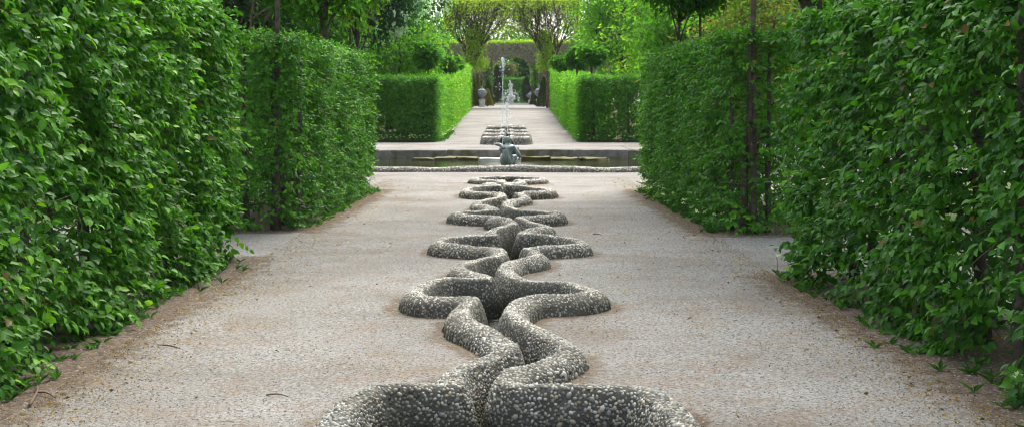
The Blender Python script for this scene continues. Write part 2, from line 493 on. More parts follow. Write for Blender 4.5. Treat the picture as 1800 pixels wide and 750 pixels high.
ch = thing('water_channel', 'winding pebble-covered water channel with leaf-shaped side pools along the middle of the path', 'water channel', (0, 17, 0))
for w in 'LR':
    V, Q, ins = wall_mesh(w, ch)
    pebble_wall('pebble_wall', V, Q, ins, ch, True)

# channel water: strip inside the two walls
own = INS & (DM > .05)
idx = np.arange(FX.size).reshape(FX.shape)
cell = own[:-1, :-1] | own[1:, 1:]
Q = np.stack([idx[:-1, :-1][cell], idx[1:, :-1][cell], idx[1:, 1:][cell], idx[:-1, 1:][cell]], -1)
V = np.stack([FX, FY, np.full(FX.shape, -.19)], -1).reshape(-1, 3)
used = np.unique(Q); rm = np.full(len(V), -1); rm[used] = np.arange(len(used))
o = build('channel_water', V[used], [rm[Q]], M_chwater, None, None, None, True); o['kind'] = 'structure'

# ------------------------------------------------------------------ hedges' plan, used by the ground as well
HEDGES = dict(
    nl=dict(a=(-2.74, 3.6), b=(-2.74, 14.45), th=-1.0, h=2.58),
    nr=dict(a=(2.90, 3.6), b=(2.56, 13.15), th=1.0, h=2.42),
    ml=dict(a=(-2.58, 17.45), b=(-2.38, 25.6), th=-1.25, h=2.47),
    mr=dict(a=(2.56, 16.95), b=(2.43, 25.6), th=1.25, h=2.47),
)

# ground sheet
xs = np.unique(np.round(np.concatenate([np.arange(-1.06, 1.061, .02), np.arange(-5, 5.01, .11), np.arange(-14, 14.1, .7), [-POOL_HALF - .05, -POOL_HALF, POOL_HALF, POOL_HALF + .05], [-150, -100, -60, -40, -30, -20, 20, 30, 40, 60, 100, 150]]), 3))
ys = np.unique(np.round(np.concatenate([np.arange(4.8, 29.2, .04), np.arange(-6, 120, .7), [RIM_Y, RIM_Y + .06, POOL_BACK, POOL_BACK + .06], [-80, -30, 130, 150, 180, 220, 300]]), 3))
GX, GY = np.meshgrid(xs, ys, indexing='ij')
GZ = gnd(GX, GY) + noise(np.stack([GX, GY, GX * 0], -1), 2.2, 1) * .008
pool = (np.abs(GX) < POOL_HALF) & (GY > RIM_Y + .03) & (GY < POOL_BACK + .03)
GZ = np.where(pool, -.5, GZ)
near = (np.abs(GX) < 1.05) & (GY > 5) & (GY < 29.1)
gi = np.clip(((GX + 1.06) / .02).round().astype(int), 0, len(fx) - 1); gj = np.clip(((GY - 5.0) / .02).round().astype(int), 0, len(fy) - 1)
gin = near & INS[gi, gj] & (DM[gi, gj] > .02)
GZ = np.where(gin, BED, GZ)
GZ = np.where(near & (INS[gi, gj]) & (GY < 5.1), BED, GZ)
soil = np.zeros(GX.shape)
def rng_soft(v, a, b, s): return np.clip((v - a) / s, 0, 1) * np.clip((b - v) / s, 0, 1)
for k, h in HEDGES.items():
    t = np.clip((GY - h['a'][1]) / (h['b'][1] - h['a'][1]), 0, 1)
    fxx = h['a'][0] + t * (h['b'][0] - h['a'][0]); s = np.sign(h['th'])
    d = (GX - fxx) * s + .58
    soil = np.maximum(soil, np.clip(d / .42, 0, 1) * rng_soft(GY, h['a'][1] - .5, h['b'][1] + .55, .5) * np.clip((abs(h['th']) + .9 - d) / .5, 0, 1))
far_soil = np.clip((np.abs(GX) - 2.25 - .008 * np.maximum(GY - 50, 0)) / .4, 0, 1) * rng_soft(GY, 48.2, 98, .4)
soil = np.maximum(soil, far_soil)
# rusty strip of leaf debris beside the channel and along the edges is in the material
green = np.clip((np.abs(GX) - 7.5) / 1.0, 0, 1) * (1 - rng_soft(GY, 30, 47, 1)) + np.clip((np.abs(GX) - 4.6) / .5, 0, 1) * rng_soft(GY, -10, 13.4, .5) + np.clip((np.abs(GX) - 4.4) / .5, 0, 1) * rng_soft(GY, 18, 26, .5)
green = np.maximum(np.clip(green, 0, 1), np.clip((GY - 136) / 4, 0, 1))
damp = np.where(near, np.clip(1.15 - (DM[gi, gj] - HW) / .16, 0, 1), 0)
idx = np.arange(GX.size).reshape(GX.shape)
Q = np.stack([idx[:-1, :-1], idx[1:, :-1], idx[1:, 1:], idx[:-1, 1:]], -1).reshape(-1, 4)
o = build('ground', np.stack([GX, GY, GZ], -1).reshape(-1, 3), [Q], M_ground, None, np.stack([soil, green, damp], -1).reshape(-1, 3), None, True)
o['kind'] = 'structure'

# basin water
V = np.array([(-POOL_HALF, RIM_Y, WATER_Z), (POOL_HALF, RIM_Y, WATER_Z), (POOL_HALF, POOL_BACK + .02, WATER_Z), (-POOL_HALF, POOL_BACK + .02, WATER_Z)])
o = build('basin_water', V, [np.array([[0, 1, 2, 3]])], M_water); o['kind'] = 'structure'

# pebbled front rim of the basin
rx = np.arange(-POOL_HALF - .2, POOL_HALF + .21, .05)
crest = RIM_Y + .10 + .05 * np.sin(rx * 1.9) ; hgt = .125 + .022 * np.sin(rx * 1.45 + 1.2) + .008 * np.sin(rx * 5)
prof = np.linspace(-1, 1, 11)
VX = np.repeat(rx[:, None], 11, 1); VY = crest[:, None] + prof[None] * .19
VZ = -.06 + (hgt[:, None] + .06) * np.sqrt(np.maximum(1 - np.abs(prof[None]) ** 2.4, 0)); VZ[:, -1] = -.3; VZ[:, 0] = -.05
V = np.stack([VX, VY, VZ], -1).reshape(-1, 3); n = len(rx)
i = np.arange(n - 1)[:, None] * 11; j = np.arange(10)[None]
Q = np.stack([i + j, i + 11 + j, i + 12 + j, i + 1 + j], -1).reshape(-1, 4)
rim = pebble_wall('basin_rim', V, Q, np.zeros(len(V)), None, False, .027, 11000)
tag(rim, 'low wavy pebble-covered rim along the near side of the basin', 'basin rim')

# stone back wall of the basin
wallb = thing('basin_wall', 'straight wall of dark stone blocks along the far side of the basin', 'basin wall', (0, POOL_BACK, 0))
cuts = [-7.2, -5.1, -3.35, -1.72, -.1, 1.98, 3.5, 5.3, 7.2]
for a, b in zip(cuts[:-1], cuts[1:]):
    mb = MB(); mb.box((a + .012, POOL_BACK - .03 - R.uniform(0, .03), -.35), (b - .012, POOL_BACK + .42, .185 + R.uniform(0, .02)), .03, jit=.004)
    mb.build('stone_block', M_stone, wallb, True)
for nm, a, b, lab in (('mossy_ledge', -2.62, -.78, 'long mossy stone ledge in the water left of the bronze figure'), ('mossy_ledge', .42, 2.86, 'long mossy stone ledge in the water right of the bronze figure')):
    mb = MB(); c = np.linspace(a, b, 4)
    for k in range(3): mb.box((c[k] + .006, 39.55 + R.uniform(-.05, .05), -.4), (c[k + 1] - .006, 40.35, .03 + R.uniform(-.03, .02)), .03, jit=.016)
    tag(mb.build(nm, M_moss, None, True), lab, 'stone ledge', 'mossy ledges in the basin')
mb = MB(); mb.box((-.775, 39.95, -.4), (.415, 40.6, -.005), .03, jit=.006)
tag(mb.build('overflow_slab', M_pale, None, True), 'pale wet slab between the two mossy ledges', 'stone slab')

# far pebble cascade beyond the basin: four lobed tiers on the rising path
fc = thing('pebble_cascade', 'second pebble water channel with stepped lobes running up the path beyond the basin', 'water channel', (0, 47, .2))
def lobe_loop(y, w, d):
    c = []
    for s in (-1, 1):
        c.append(catmull([(s * .13, y - d * .55), (s * .30, y - d * .45), (s * w * .8, y - d * .38), (s * w, y - d * .1), (s * w, y + d * .3), (s * w * .75, y + d * .5), (s * .25, y + d * .5), (s * .12, y + d * .8), (s * .2, y + d * 1.3)], 5))
    return c
for y, w in ((46.5, .70), (50.5, .74), (54.5, .72), (59.5, .70)):
    VV = []; QQ = []; off = 0
    for c in lobe_loop(y, w, 1.3):
        t = unit(np.gradient(c, axis=0)); nn = np.stack([-t[:, 1], t[:, 0]], -1)
        pr = np.linspace(-1, 1, 9)
        ring = c[:, None] + nn[:, None] * (pr * .16)[None, :, None]
        z = gnd(0, c[:, 1])[:, None] - .1 + (.24 + .1) * np.sqrt(np.maximum(1 - np.abs(pr) ** 2.6, 0))[None]
        v = np.concatenate([ring, z[..., None]], -1).reshape(-1, 3)
        i = np.arange(len(c) - 1)[:, None] * 9; j = np.arange(8)[None]
        QQ.append(np.stack([i + j, i + 9 + j, i + 10 + j, i + 1 + j], -1).reshape(-1, 4) + off); VV.append(v); off += len(v)
    V = np.vstack(VV); Q = np.vstack(QQ)
    pebble_wall('pebble_tier', V, Q, np.zeros(len(V)), fc, False, .032, 3000)

# ------------------------------------------------------------------ leaves
TH = (np.array([(0, 0, 0), (.3, -.44, .10), (.32, 0, 0), (.3, .44, .10), (.68, -.36, .05), (.68, 0, -.04), (.68, .36, .05), (1, 0, -.16)]),
      np.array([(0, 2, 1), (0, 3, 2), (1, 2, 5), (1, 5, 4), (2, 3, 6), (2, 6, 5), (4, 5, 7), (5, 6, 7)]))
TM = (np.array([(0, 0, 0), (.45, -.42, .10), (.45, .42, .10), (1, 0, -.10)]), np.array([(0, 2, 3), (0, 3, 1)]))
def leaves(p, ax, nr, L, W, tmpl, col):
    V0, T0 = tmpl
    ax = unit(ax); nr = unit(nr - (nr * ax).sum(-1, keepdims=True) * ax); sd = np.cross(nr, ax)
    V = p[:, None] + V0[None, :, 0:1] * (ax * L[:, None])[:, None] + V0[None, :, 1:2] * (sd * W[:, None])[:, None] + V0[None, :, 2:3] * (nr * L[:, None])[:, None]
    T = (T0[None] + (np.arange(len(p)) * len(V0))[:, None, None]).reshape(-1, 3)
    return V.reshape(-1, 3), T, np.repeat(col, len(V0), 0)

def pick(pal, n, jit=.18):
    pal = np.array(pal); c = pal[R.integers(0, len(pal), n)]
    c = c.copy(); c[:, 0] *= np.where(c[:, 0] < .6 * c[:, 1], .86, 1.)
    return c * R.uniform(1 - jit, 1 + jit, (n, 1))

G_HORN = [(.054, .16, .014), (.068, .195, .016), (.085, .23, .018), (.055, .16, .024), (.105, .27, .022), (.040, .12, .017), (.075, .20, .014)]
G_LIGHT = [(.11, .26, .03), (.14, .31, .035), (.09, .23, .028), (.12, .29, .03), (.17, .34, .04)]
G_YEL = [(.24, .36, .045), (.30, .42, .05), (.18, .30, .04), (.34, .44, .06)]
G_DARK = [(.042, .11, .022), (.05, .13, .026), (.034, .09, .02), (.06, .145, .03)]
G_MID = [(.065, .17, .026), (.08, .20, .03), (.058, .145, .024), (.10, .235, .036)]
G_LIME = [(.13, .26, .035), (.17, .31, .045), (.10, .21, .03), (.20, .34, .05), (.11, .20, .04)]

def sprays(o, nrm, tmpl, leafL, pal, nl=6, slen=(.12, .30), tipyel=.10, droop=.3):
    """o: origins, nrm: outward normals; a leafy spray of nl leaves each"""
    n = len(o)
    t = unit(nrm * .75 + R.normal(0, .38, (n, 3)) + np.array([0, 0, .05]))
    L = R.uniform(*slen, n)
    hor = unit(np.cross(t, UP) + 1e-6)
    base = pick(pal, n, .16)
    bright = R.random(n) < tipyel
    P_, A_, N_, C_, S_ = [], [], [], [], []
    for k in range(nl):
        s = (k + .6) / nl
        pos = o + t * (L * s)[:, None] - UP * (droop * L * s * s)[:, None] + R.normal(0, .008, (n, 3))
        side = 1 if k % 2 else -1
        if k == nl - 1: ax = t + R.normal(0, .2, (n, 3)) - UP * .35
        else: ax = t * .6 + hor * side * .65 + R.normal(0, .22, (n, 3)) - UP * .55
        nr = UP * .6 + nrm * .65 + R.normal(0, .30, (n, 3))
        c = base * R.uniform(.85, 1.15, (n, 1))
        c = np.where((bright & (R.random(n) < .6))[:, None], c * np.array([2.0, 1.55, 1.1]), c)
        c = np.where((R.random(n) < .008)[:, None], np.array([[.22, .15, .05]]), c)
        P_.append(pos); A_.append(ax); N_.append(nr); C_.append(c); S_.append(leafL * R.uniform(.72, 1.15, n) * (1 - .25 * s))
    p = np.vstack(P_); a = np.vstack(A_); nr = np.vstack(N_); c = np.vstack(C_); s = np.concatenate(S_)
    return leaves(p, a, nr, s, s * R.uniform(.95, 1.15, len(s)) * .56 / .88, tmpl, c)

def face_pts(a, b, z0, z1, dens, nrm, bumpy=.05, gap=-.9, depth=.16, seed=0, slope0=None):
    """random spray origins on an upright wall a->b"""
    a = np.array(a, float); b = np.array(b, float)
    W = np.linalg.norm(b - a); n = int(W * (z1 - z0) * dens)
    u = R.random(n); z = z0 + (z1 - z0) * R.random(n)
    p = np.concatenate([a + (b - a) * u[:, None], z[:, None]], -1)
    p[:, 2] += gnd(0, p[:, 1])
    nn = np.tile(np.array([*nrm, 0.]), (n, 1))
    f = noise(p, .45, seed); g = noise(p, .16, seed + 1)
    d = np.abs(R.normal(0, depth, n)) - f * bumpy - g * bumpy * .4
    p -= nn * d[:, None]
    keep = R.random(n) < np.clip((f + .35 * g - gap) / .5, .10, 1)
    return p[keep], nn[keep]

def top_pts(poly4, h, dens, seed=0):
    A, B, C, D = [np.array(q, float) for q in poly4]
    ar = abs(np.cross(B - A, D - A)); n = int(ar * dens)
    u, v = R.random((2, n, 1)); q = A + (B - A) * u + (D - A) * v
    p = np.concatenate([q, np.full((n, 1), h)], -1); p[:, 2] += gnd(0, p[:, 1])
    p[:, 2] -= np.abs(R.normal(0, .10, n)) - noise(p, .4, seed) * .04
    return p, np.tile(UP, (n, 1))

def hedge_block(mb, a, b, th, h, dens, tmpl, leafL, pal, ends=(1, 1), nl=6, bumpy=.05, back=.5, coredens=260, gap=-.9, tip=.1, endgap=None, slen=(.12, .30), z0=.04, htop=None):
    """a->b alley face line; th signed thickness in x (or y if the face runs along x)"""
    a = np.array(a, float); b = np.array(b, float); along = unit(b - a)
    out = np.array([-along[1], along[0]]);
    if (out @ (np.array([th, 0]) if abs(along[1]) > .5 else np.array([0, th]))) > 0: out = -out
    T = abs(th); a2, b2 = a - out * T, b - out * T
    s = 0.075  # sprays start inside the clipped face so the leaf tips end on it
    parts = [face_pts(a - out * s, b - out * s, z0, h - .03, dens, out, bumpy, gap, seed=1),
             face_pts(a2 + out * s, b2 + out * s, z0, h - .03, dens * back, -out, bumpy, gap, seed=2),
             top_pts((a - out * s, b - out * s, b2, a2 + out * s), h - .09, dens, 3)]
    if ends[0]: parts.append(face_pts(a + along * s, a2 + along * s, z0, h - .03, dens * (.9 if endgap is None else .75), -along, bumpy, gap if endgap is None else endgap, seed=4))
    if ends[1]: parts.append(face_pts(b - along * s, b2 - along * s, z0, h - .03, dens * .9, along, bumpy, gap, seed=5))
    for p, n in parts:
        if len(p): mb.add(*[x for x in sprays(p, n, tmpl, leafL, pal, nl, slen, tip)][:2], None, None) if False else add_leaves(mb, sprays(p, n, tmpl, leafL, pal, nl, slen, tip))
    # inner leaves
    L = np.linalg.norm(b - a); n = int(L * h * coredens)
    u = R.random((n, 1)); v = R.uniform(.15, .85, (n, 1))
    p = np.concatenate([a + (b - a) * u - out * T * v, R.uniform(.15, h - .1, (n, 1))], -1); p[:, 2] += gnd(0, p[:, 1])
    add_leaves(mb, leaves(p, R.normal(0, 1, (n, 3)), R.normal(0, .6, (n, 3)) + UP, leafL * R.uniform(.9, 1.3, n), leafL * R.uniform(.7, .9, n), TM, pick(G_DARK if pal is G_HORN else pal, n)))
def add_leaves(mb, r): mb.add(r[0], r[1], None, r[2])

def wander(a, b, n, amp):
    a = np.array(a, float); b = np.array(b, float); t = np.linspace(0, 1, n)[:, None]
    w = np.cumsum(R.normal(0, amp, (n, 3)), 0); w -= w[0] + (w[-1] - w[0]) * t
    return a + (b - a) * t + w

def stem(parent, x, y, z0, z1, r, nbr=8, spread=.5, name='trunk', col=(1, 1, 1), lean=.05):
    mb = MB()
    P0 = wander((x, y, z0 - .03), (x + R.normal(0, lean), y + R.normal(0, lean), z1), 9, .012)
    rr = np.linspace(r * 1.15, r * .6, 9); rr[0] *= 1.35
    mb.tube(P0, rr, 8, col)
    for k in range(nbr):
        t = R.uniform(.12, .95); q = P0[int(t * 8)]
        ang = R.uniform(0, 6.28); ln = R.uniform(.4, 1) * spread
        e = q + np.array([math.cos(ang) * ln, math.sin(ang) * ln, R.uniform(.0, .4) * ln])
        mb.tube(wander(q, e, 5, .02), np.linspace(r * .32, r * .08, 5), 5, col)
        e2 = e + R.normal(0, .2, 3); mb.tube(wander((q + e) / 2, e2, 4, .02), np.linspace(r * .18, r * .06, 4), 4, col)
    return mb.build(name, M_bark, parent, True)

def near_hedge(key, label, tmpl, leafL, dens, pal, tip, ends, gap, group, step, endgap=None, trunk_x=None, nl=6):
    h = HEDGES[key]
    t = thing('hornbeam_hedge', label, 'hedge', ((h['a'][0] + h['b'][0]) / 2 + h['th'] / 2, (h['a'][1] + h['b'][1]) / 2, 0), group)
    mb = MB()
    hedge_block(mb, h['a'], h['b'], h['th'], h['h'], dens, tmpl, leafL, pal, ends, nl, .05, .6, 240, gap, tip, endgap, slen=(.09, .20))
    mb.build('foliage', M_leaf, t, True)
    y = h['a'][1] + .35
    while y < h['b'][1] - .2:
        f = (y - h['a'][1]) / (h['b'][1] - h['a'][1]); x = h['a'][0] + f * (h['b'][0] - h['a'][0])
        stem(t, x + h['th'] * R.uniform(.22, .5), y, 0, h['h'] - .25, R.uniform(.025, .045), 12, .36)
        y += step * R.uniform(.75, 1.25)
    return t
GH = 'clipped hornbeam hedges beside the path'
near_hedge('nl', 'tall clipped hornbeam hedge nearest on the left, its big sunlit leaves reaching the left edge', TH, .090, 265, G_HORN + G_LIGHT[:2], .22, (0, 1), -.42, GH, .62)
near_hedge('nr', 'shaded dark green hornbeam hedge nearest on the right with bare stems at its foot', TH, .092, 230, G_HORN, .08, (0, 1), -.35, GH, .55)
tl = near_hedge('ml', 'hornbeam hedge on the left before the basin, with a thin see-through end and dark stem', TM, .080, 300, G_HORN + G_LIGHT[:1], .2, (1, 1), -.5, GH, .8, endgap=-.1)
tr_ = near_hedge('mr', 'clipped hornbeam hedge on the right before the basin, white flowers along its foot', TM, .080, 300, G_HORN + G_LIGHT[:1], .16, (1, 1), -.5, GH, .8, endgap=-.25)
for t, pts in ((tl, ((-2.86, 17.72), (-2.66, 18.1), (-3.25, 17.8))), (tr_, ((2.99, 17.22), (2.78, 17.6), (3.2, 17.4)))):
    for k, (x, y) in enumerate(pts): stem(t, x, y, 0, 2.45, .034, 9, .45)

# far hedges: an L with a wing along the basin and a wing along the path, then a long hedge up the slope
GF = 'hedges beyond the basin'
for s, lab1, lab2 in ((-1, 'box-cut green hedge left beyond the basin, its dark front facing the water', 'long sunlit yellow-green hedge rising up the slope on the left of the path'),
                      (1, 'box-cut green hedge right beyond the basin, its dark front facing the water', 'long green hedge rising up the slope on the right of the path')):
    x0 = s * 2.40 if s < 0 else 2.52
    t = thing('clipped_hedge', lab1, 'hedge', (x0 + s * 2, 49.5, .2), GF)
    mb = MB()
    hedge_block(mb, (x0, 48.7), (x0 + s * 6.5, 48.7), 1.3, 2.24, 260, TM, .10, G_MID + G_HORN[:3], (1, 1), 5, .05, .5, 220, -1.2, .06, slen=(.12, .26))
    hedge_block(mb, (x0, 50.0), (x0 + (.12 if s > 0 else 0), 58.6), s * 1.3, 2.24, 170, TM, .11, G_LIGHT, (0, 1), 5, .04, .3, 60, -1.2, .15, slen=(.12, .26))
    mb.build('foliage', M_leaf_far, t, True)
    for k in range(5): stem(t, x0 + s * (.5 + 1.25 * k), 49.3, .2, 2.1, .04, 5, .4)
    for k in range(3): stem(t, x0 + s * .6, 51.5 + 2.6 * k, .22, 2.1, .04, 5, .4)
    t = thing('clipped_hedge', lab2, 'hedge', (x0 + s * .8, 78, .8), GF)
    mb = MB()
    xa, xb = (x0, -2.42) if s < 0 else (2.62, 3.05)
    for k in range(6):
        f0, f1 = k / 6, (k + 1) / 6
        hedge_block(mb, (xa + (xb - xa) * f0, 61 + 35 * f0), (xa + (xb - xa) * f1, 61 + 35 * f1), s * 1.4, 2.3 + .12 * k, 100, TM, .13, (G_YEL[2:3] + G_LIGHT) if s < 0 else G_LIGHT, (k == 0, k == 5), 5, .04, .25, 30, -1.3, .3, slen=(.14, .3))
    mb.build('foliage', M_leaf_far, t, True)
    for k in range(6): stem(t, x0 + s * .7, 63 + 6 * k, gnd(0, 63 + 6 * k), gnd(0, 63 + 6 * k) + 2, .05, 4, .4)

# ------------------------------------------------------------------ trees
def crown_leaves(mb, blobs, n, L, pal, tmpl=TM, hollow=.55, flat=.0, spread=1.0, clump=.35, per=14, droop=.0):
    """leaf clumps thrown through ellipsoid blobs ((cx,cy,cz),(rx,ry,rz))"""
    vol = np.array([b[1][0] * b[1][1] * b[1][2] for b in blobs]) ** .72
    k = R.choice(len(blobs), max(1, n // per), p=vol / vol.sum())
    c = np.array([b[0] for b in blobs])[k]; r = np.array([b[1] for b in blobs])[k]
    d = unit(R.normal(size=(len(k), 3))); rad = (hollow + (1 - hollow) * R.random(len(k)) ** .6)
    rad = rad * (1 + .16 * noise(d * 2 + c, .8, 3))
    cc = c + d * r * rad[:, None]
    cl = pick(pal, len(k), .22)
    P_ = np.repeat(cc, per, 0) + R.normal(0, clump, (len(k) * per, 3)) * np.array([1, 1, .6])
    dd = np.repeat(d, per, 0)
    ax = dd * .5 + R.normal(0, .6, P_.shape) - UP * (.25 + droop)
    nr = UP * .8 + dd * .45 + R.normal(0, .35, P_.shape)
    s = L * R.uniform(.7, 1.25, len(P_))
    add_leaves(mb, leaves(P_, ax, nr, s, s * .72, tmpl, np.repeat(cl, per, 0) * R.uniform(.82, 1.18, (len(P_), 1))))

def limbs(mb, base, top, r, blobs, k=7, col=(1, 1, 1), start=.35):
    P0 = wander(base, top, 11, (.012 if r < .1 else .05) * np.linalg.norm(np.subtract(top, base)) / 6)
    rr = np.linspace(r, r * .4, 11); rr[0] *= 1.4
    mb.tube(P0, rr, 9, col)
    for i in range(k):
        b = blobs[i % len(blobs)]
        q = P0[int(R.uniform(start, .98) * 10)]
        e = np.array(b[0]) + R.normal(0, .45, 3) * np.array(b[1])
        m = wander(q, e, 7, .06 * np.linalg.norm(e - q) / 3)
        mb.tube(m, np.linspace(r * .42, r * .08, 7), 6, col)
        for j in range(3):
            f = m[int(R.integers(2, 6))]; e2 = f + R.normal(0, .4, 3) * np.array(b[1])
            mb.tube(wander(f, e2, 5, .05), np.linspace(r * .16, r * .04, 5), 5, col)

def tree(name, label, base, top, r, blobs, n, L, pal, group, mat=None, hollow=.5, clump=.3, k=7, per=14, col=(1, 1, 1), start=.35, extra=None, cat='tree', droop=0.):
    t = thing(name, label, cat, base, group)
    mb = MB(); limbs(mb, (base[0], base[1], base[2] - .1), top, r, blobs, k, col, start); mb.build('trunk', M_bark, t, True)
    mb = MB(); crown_leaves(mb, blobs, n, L, pal, TM, hollow, 0, 1, clump, per, droop); mb.build('crown', mat or M_leaf_far, t, False)
    if extra: extra(t)
    return t

def ell(c, r, n, j=.5):
    """n overlapping blobs filling an ellipsoid"""
    c = np.array(c, float); r = np.array(r, float); out = [(tuple(c), tuple(r * .72))]
    for i in range(n):
        d = unit(R.normal(size=3)); s = R.uniform(.32, .55)
        out.append((tuple(c + d * r * .62), tuple(r * s)))
    return out

# standard trees rising out of the near hedges; their crowns arch above the picture and shade the path
GS = 'slim street trees rising behind the hedges'
specs = [(-2.86, 17.72, 5.6, 1.7, .042, 'slim grey trunk rising at the near end of the left middle hedge'),
         (-3.25, 25.3, 4.15, 1.2, .085, 'dark thick trunk with bright maple leaves behind the left middle hedge'),
         (-3.05, 28.5, 3.95, .8, .06, 'thin trunk with yellowish young leaves beside the far end of the left middle hedge')]
for x, y, zc, rr, r, lab in specs:
    pal = G_MID + G_LIGHT[:2] if 'yellow' not in lab else G_LIME + G_YEL[:1]
    tree('maple_tree', lab, (x, y, 0), (x + .05, y, zc), r, ell((x, y, zc), (rr, rr, rr * .85), 7), 5200, .13, pal, GS, hollow=.3, clump=.16, start=.6)
for x, y, zc, rr, r, lab in [(2.96, 25.2 - .6, 3.72, .75, .045, 'small dark green round-crowned maple left of its twin above the right middle hedge'),
                             (3.30, 24.4, 3.85, .85, .042, 'small dark maple right of its twin above the right middle hedge'),
                             (3.0, 17.24, 5.2, 1.7, .048, 'straight brown trunk rising at the near end of the right middle hedge')]:
    tree('maple_tree', lab, (x, y, 0), (x + .03, y, zc), r, ell((x, y, zc), (rr, rr, rr), 7), 4800, .13, G_MID[:3] + G_DARK[1:3], GS, hollow=.25, clump=.14, start=.72)

# tall shade trees whose crowns stand above the near hedges
GT = 'tall shade trees above the near hedges'
shade = [(6.0, 10.5, 'tall broad tree above the right near hedge closest to the viewer'), (5.8, 17.0, 'tall broad tree beyond the end of the right near hedge'), (5.6, 23.6, 'tall broad tree behind the near part of the right middle hedge'),
         (-5.6, 12.0, 'tall broad tree above the left near hedge'), (-5.4, 19.5, 'tall broad tree behind the near part of the left middle hedge')]
for x, y, lab in shade:
    blobs = ell((x - 1.6 * np.sign(x), y, 8.4), (4.0, 4.0, 2.4), 10)
    tree('shade_tree', lab, (x, y, 0), (x - .2 * np.sign(x), y, 9.), .17, blobs, 2600 if x > 0 else 1000, .32, G_MID, GT, hollow=.2, clump=.5, start=.55)

# lollipop trees above the far hedges
GL = 'round-headed clipped trees above the far hedges'
def lolly(x, y, zc, rr, lab, rz=None, pal=None):
    rr *= .98; rz = rr * .88
    tree('round_headed_tree', lab, (x, y, gnd(0, y)), (x, y, zc), .045, ell((x, y, zc), (rr, rr, rz), 7), 3600, .15, pal or (G_MID + G_LIGHT[:1]), GL, hollow=.5, clump=.09, k=6, start=.75)
def wx(px, y): return (px - 890) * y / 2500
def wz(py, y): return 1.6 - (py - 178) * y / 2500
lolly(wx(752, 51), 51, wz(93, 51), .54, 'largest round-headed tree above the left far hedge', .50)
lolly(wx(783, 65), 65, wz(113, 65), .46, 'smaller round-headed tree right of the largest one on the left far hedge', .42)
lolly(wx(800, 76), 76, wz(114, 76), .52, 'round-headed tree partly lit yellow at the sunlit hedge on the left', .46, G_MID + G_LIME)
lolly(wx(1041, 51), 51, wz(98, 51), .44, 'rightmost round-headed tree above the right far hedge', .38)
lolly(wx(1014, 60), 60, wz(105, 60), .52, 'middle round-headed tree of the three above the right far hedge', .44)
lolly(wx(990, 72), 72, wz(113, 72), .55, 'round-headed tree nearest the path above the right far hedge', .44, G_MID + G_LIGHT[:2])

# background trees
GB = 'background park trees'
def blossom(n, blobs):
    def f(t):
        mb = MB()
        k = R.integers(0, len(blobs), n); c = np.array([b[0] for b in blobs])[k]; r = np.array([b[1] for b in blobs])[k]
        d = unit(R.normal(size=(n, 3))); d[:, 1] = -np.abs(d[:, 1]); p = c + d * r * 1.02
        for _ in range(3):
            q = p + R.normal(0, .02, p.shape)
            for h in range(3):
                qq = q + UP * (.06 * h) + R.normal(0, .02, p.shape)
                ax = UP * .8 + R.normal(0, .5, p.shape); nr = R.normal(0, 1, p.shape)
                s = R.uniform(.09, .15, n)
                add_leaves(mb, leaves(qq, ax, nr, s, s * .8, TM, np.tile((.72, .74, .68), (n, 1)) * R.uniform(.8, 1.05, (n, 1))))
        mb.build('blossom', M_flower, t)
    return f
bl = ell((-7.5, 54, 5.9), (4.4, 2.2, 3.3), 16)
tree('chestnut_tree', 'large tree covered in white upright blossom beyond the left hedges', (-7.2, 54.4, .2), (-7.5, 54.4, 7), .2, bl, 17000, .21, [(.04, .10, .045), (.05, .12, .05), (.035, .085, .04)], GB, hollow=.5, clump=.22, extra=blossom(1000, bl))
bl2 = ell((-5.1, 62, 7.2), (3.0, 2.2, 3.8), 12)
tree('chestnut_tree', 'white blossoming tree leaning over the left round-headed trees', (-5.2, 62.6, .3), (-5.0, 62.3, 8), .16, bl2, 11000, .20, [(.045, .105, .045), (.06, .13, .05)], GB, hollow=.5, clump=.24, extra=blossom(700, bl2))
def bgtree(name, lab, x, y, zc, r3, n, L, pal, tr=.2, k=8, hollow=.4, nb=9, clump=.3, top=None, start=.3, droop=0., col=(1, 1, 1)):
    g0 = float(gnd(0, y))
    tree(name, lab, (x, y, g0), (x, y, zc + r3[2] * .5), tr, ell((x, y, zc), r3, nb), n, L, pal, GB, hollow=hollow, clump=clump, k=k, start=start, droop=droop, col=col)
bgtree('dark_conifer', 'very dark spruce behind the end of the left near hedge', -5.2, 27, 3.4, (1.6, 1.4, 3.0), 6000, .14, [(.012, .03, .012), (.018, .04, .016)], .16, 10, droop=.5)
bgtree('holly_tree', 'dark glossy evergreen behind the left middle hedge', -5.2, 33, 3.4, (2.2, 1.5, 3.2), 9000, .15, G_DARK, .15, 9)
bgtree('hazel_bush', 'light green bush left of the largest round-headed tree', -4.3, 57, 3.0, (2.1, 1.4, 2.3), 8000, .15, G_LIME + G_LIGHT, .07, 10, start=.1)
bgtree('hazel_bush', 'yellow-green bush glowing behind the left round-headed trees', -5.7, 69, 4.0, (2.5, 1.6, 3.0), 9000, .18, G_LIME + G_YEL[:2], .08, 10, start=.1)
bgtree('beech_tree', 'tall lime-green tree above the right far hedge', 6.9, 62, 5.2, (3.1, 2.0, 4.6), 15000, .18, G_LIME + G_YEL[:1], .2, 12, start=.1)
bgtree('beech_tree', 'tall light green tree standing up to the right edge of the clipped arch', 6.0, 74, 7.0, (2.5, 2.2, 4.4), 10000, .19, G_LIME + G_LIGHT, .2, 12, start=.1)
bgtree('beech_tree', 'mid green tree behind the right end of the right far hedge', 7.4, 54, 4.9, (2.8, 1.8, 3.4), 12000, .18, G_LIGHT + G_LIME[:2], .14, 12, start=.1)
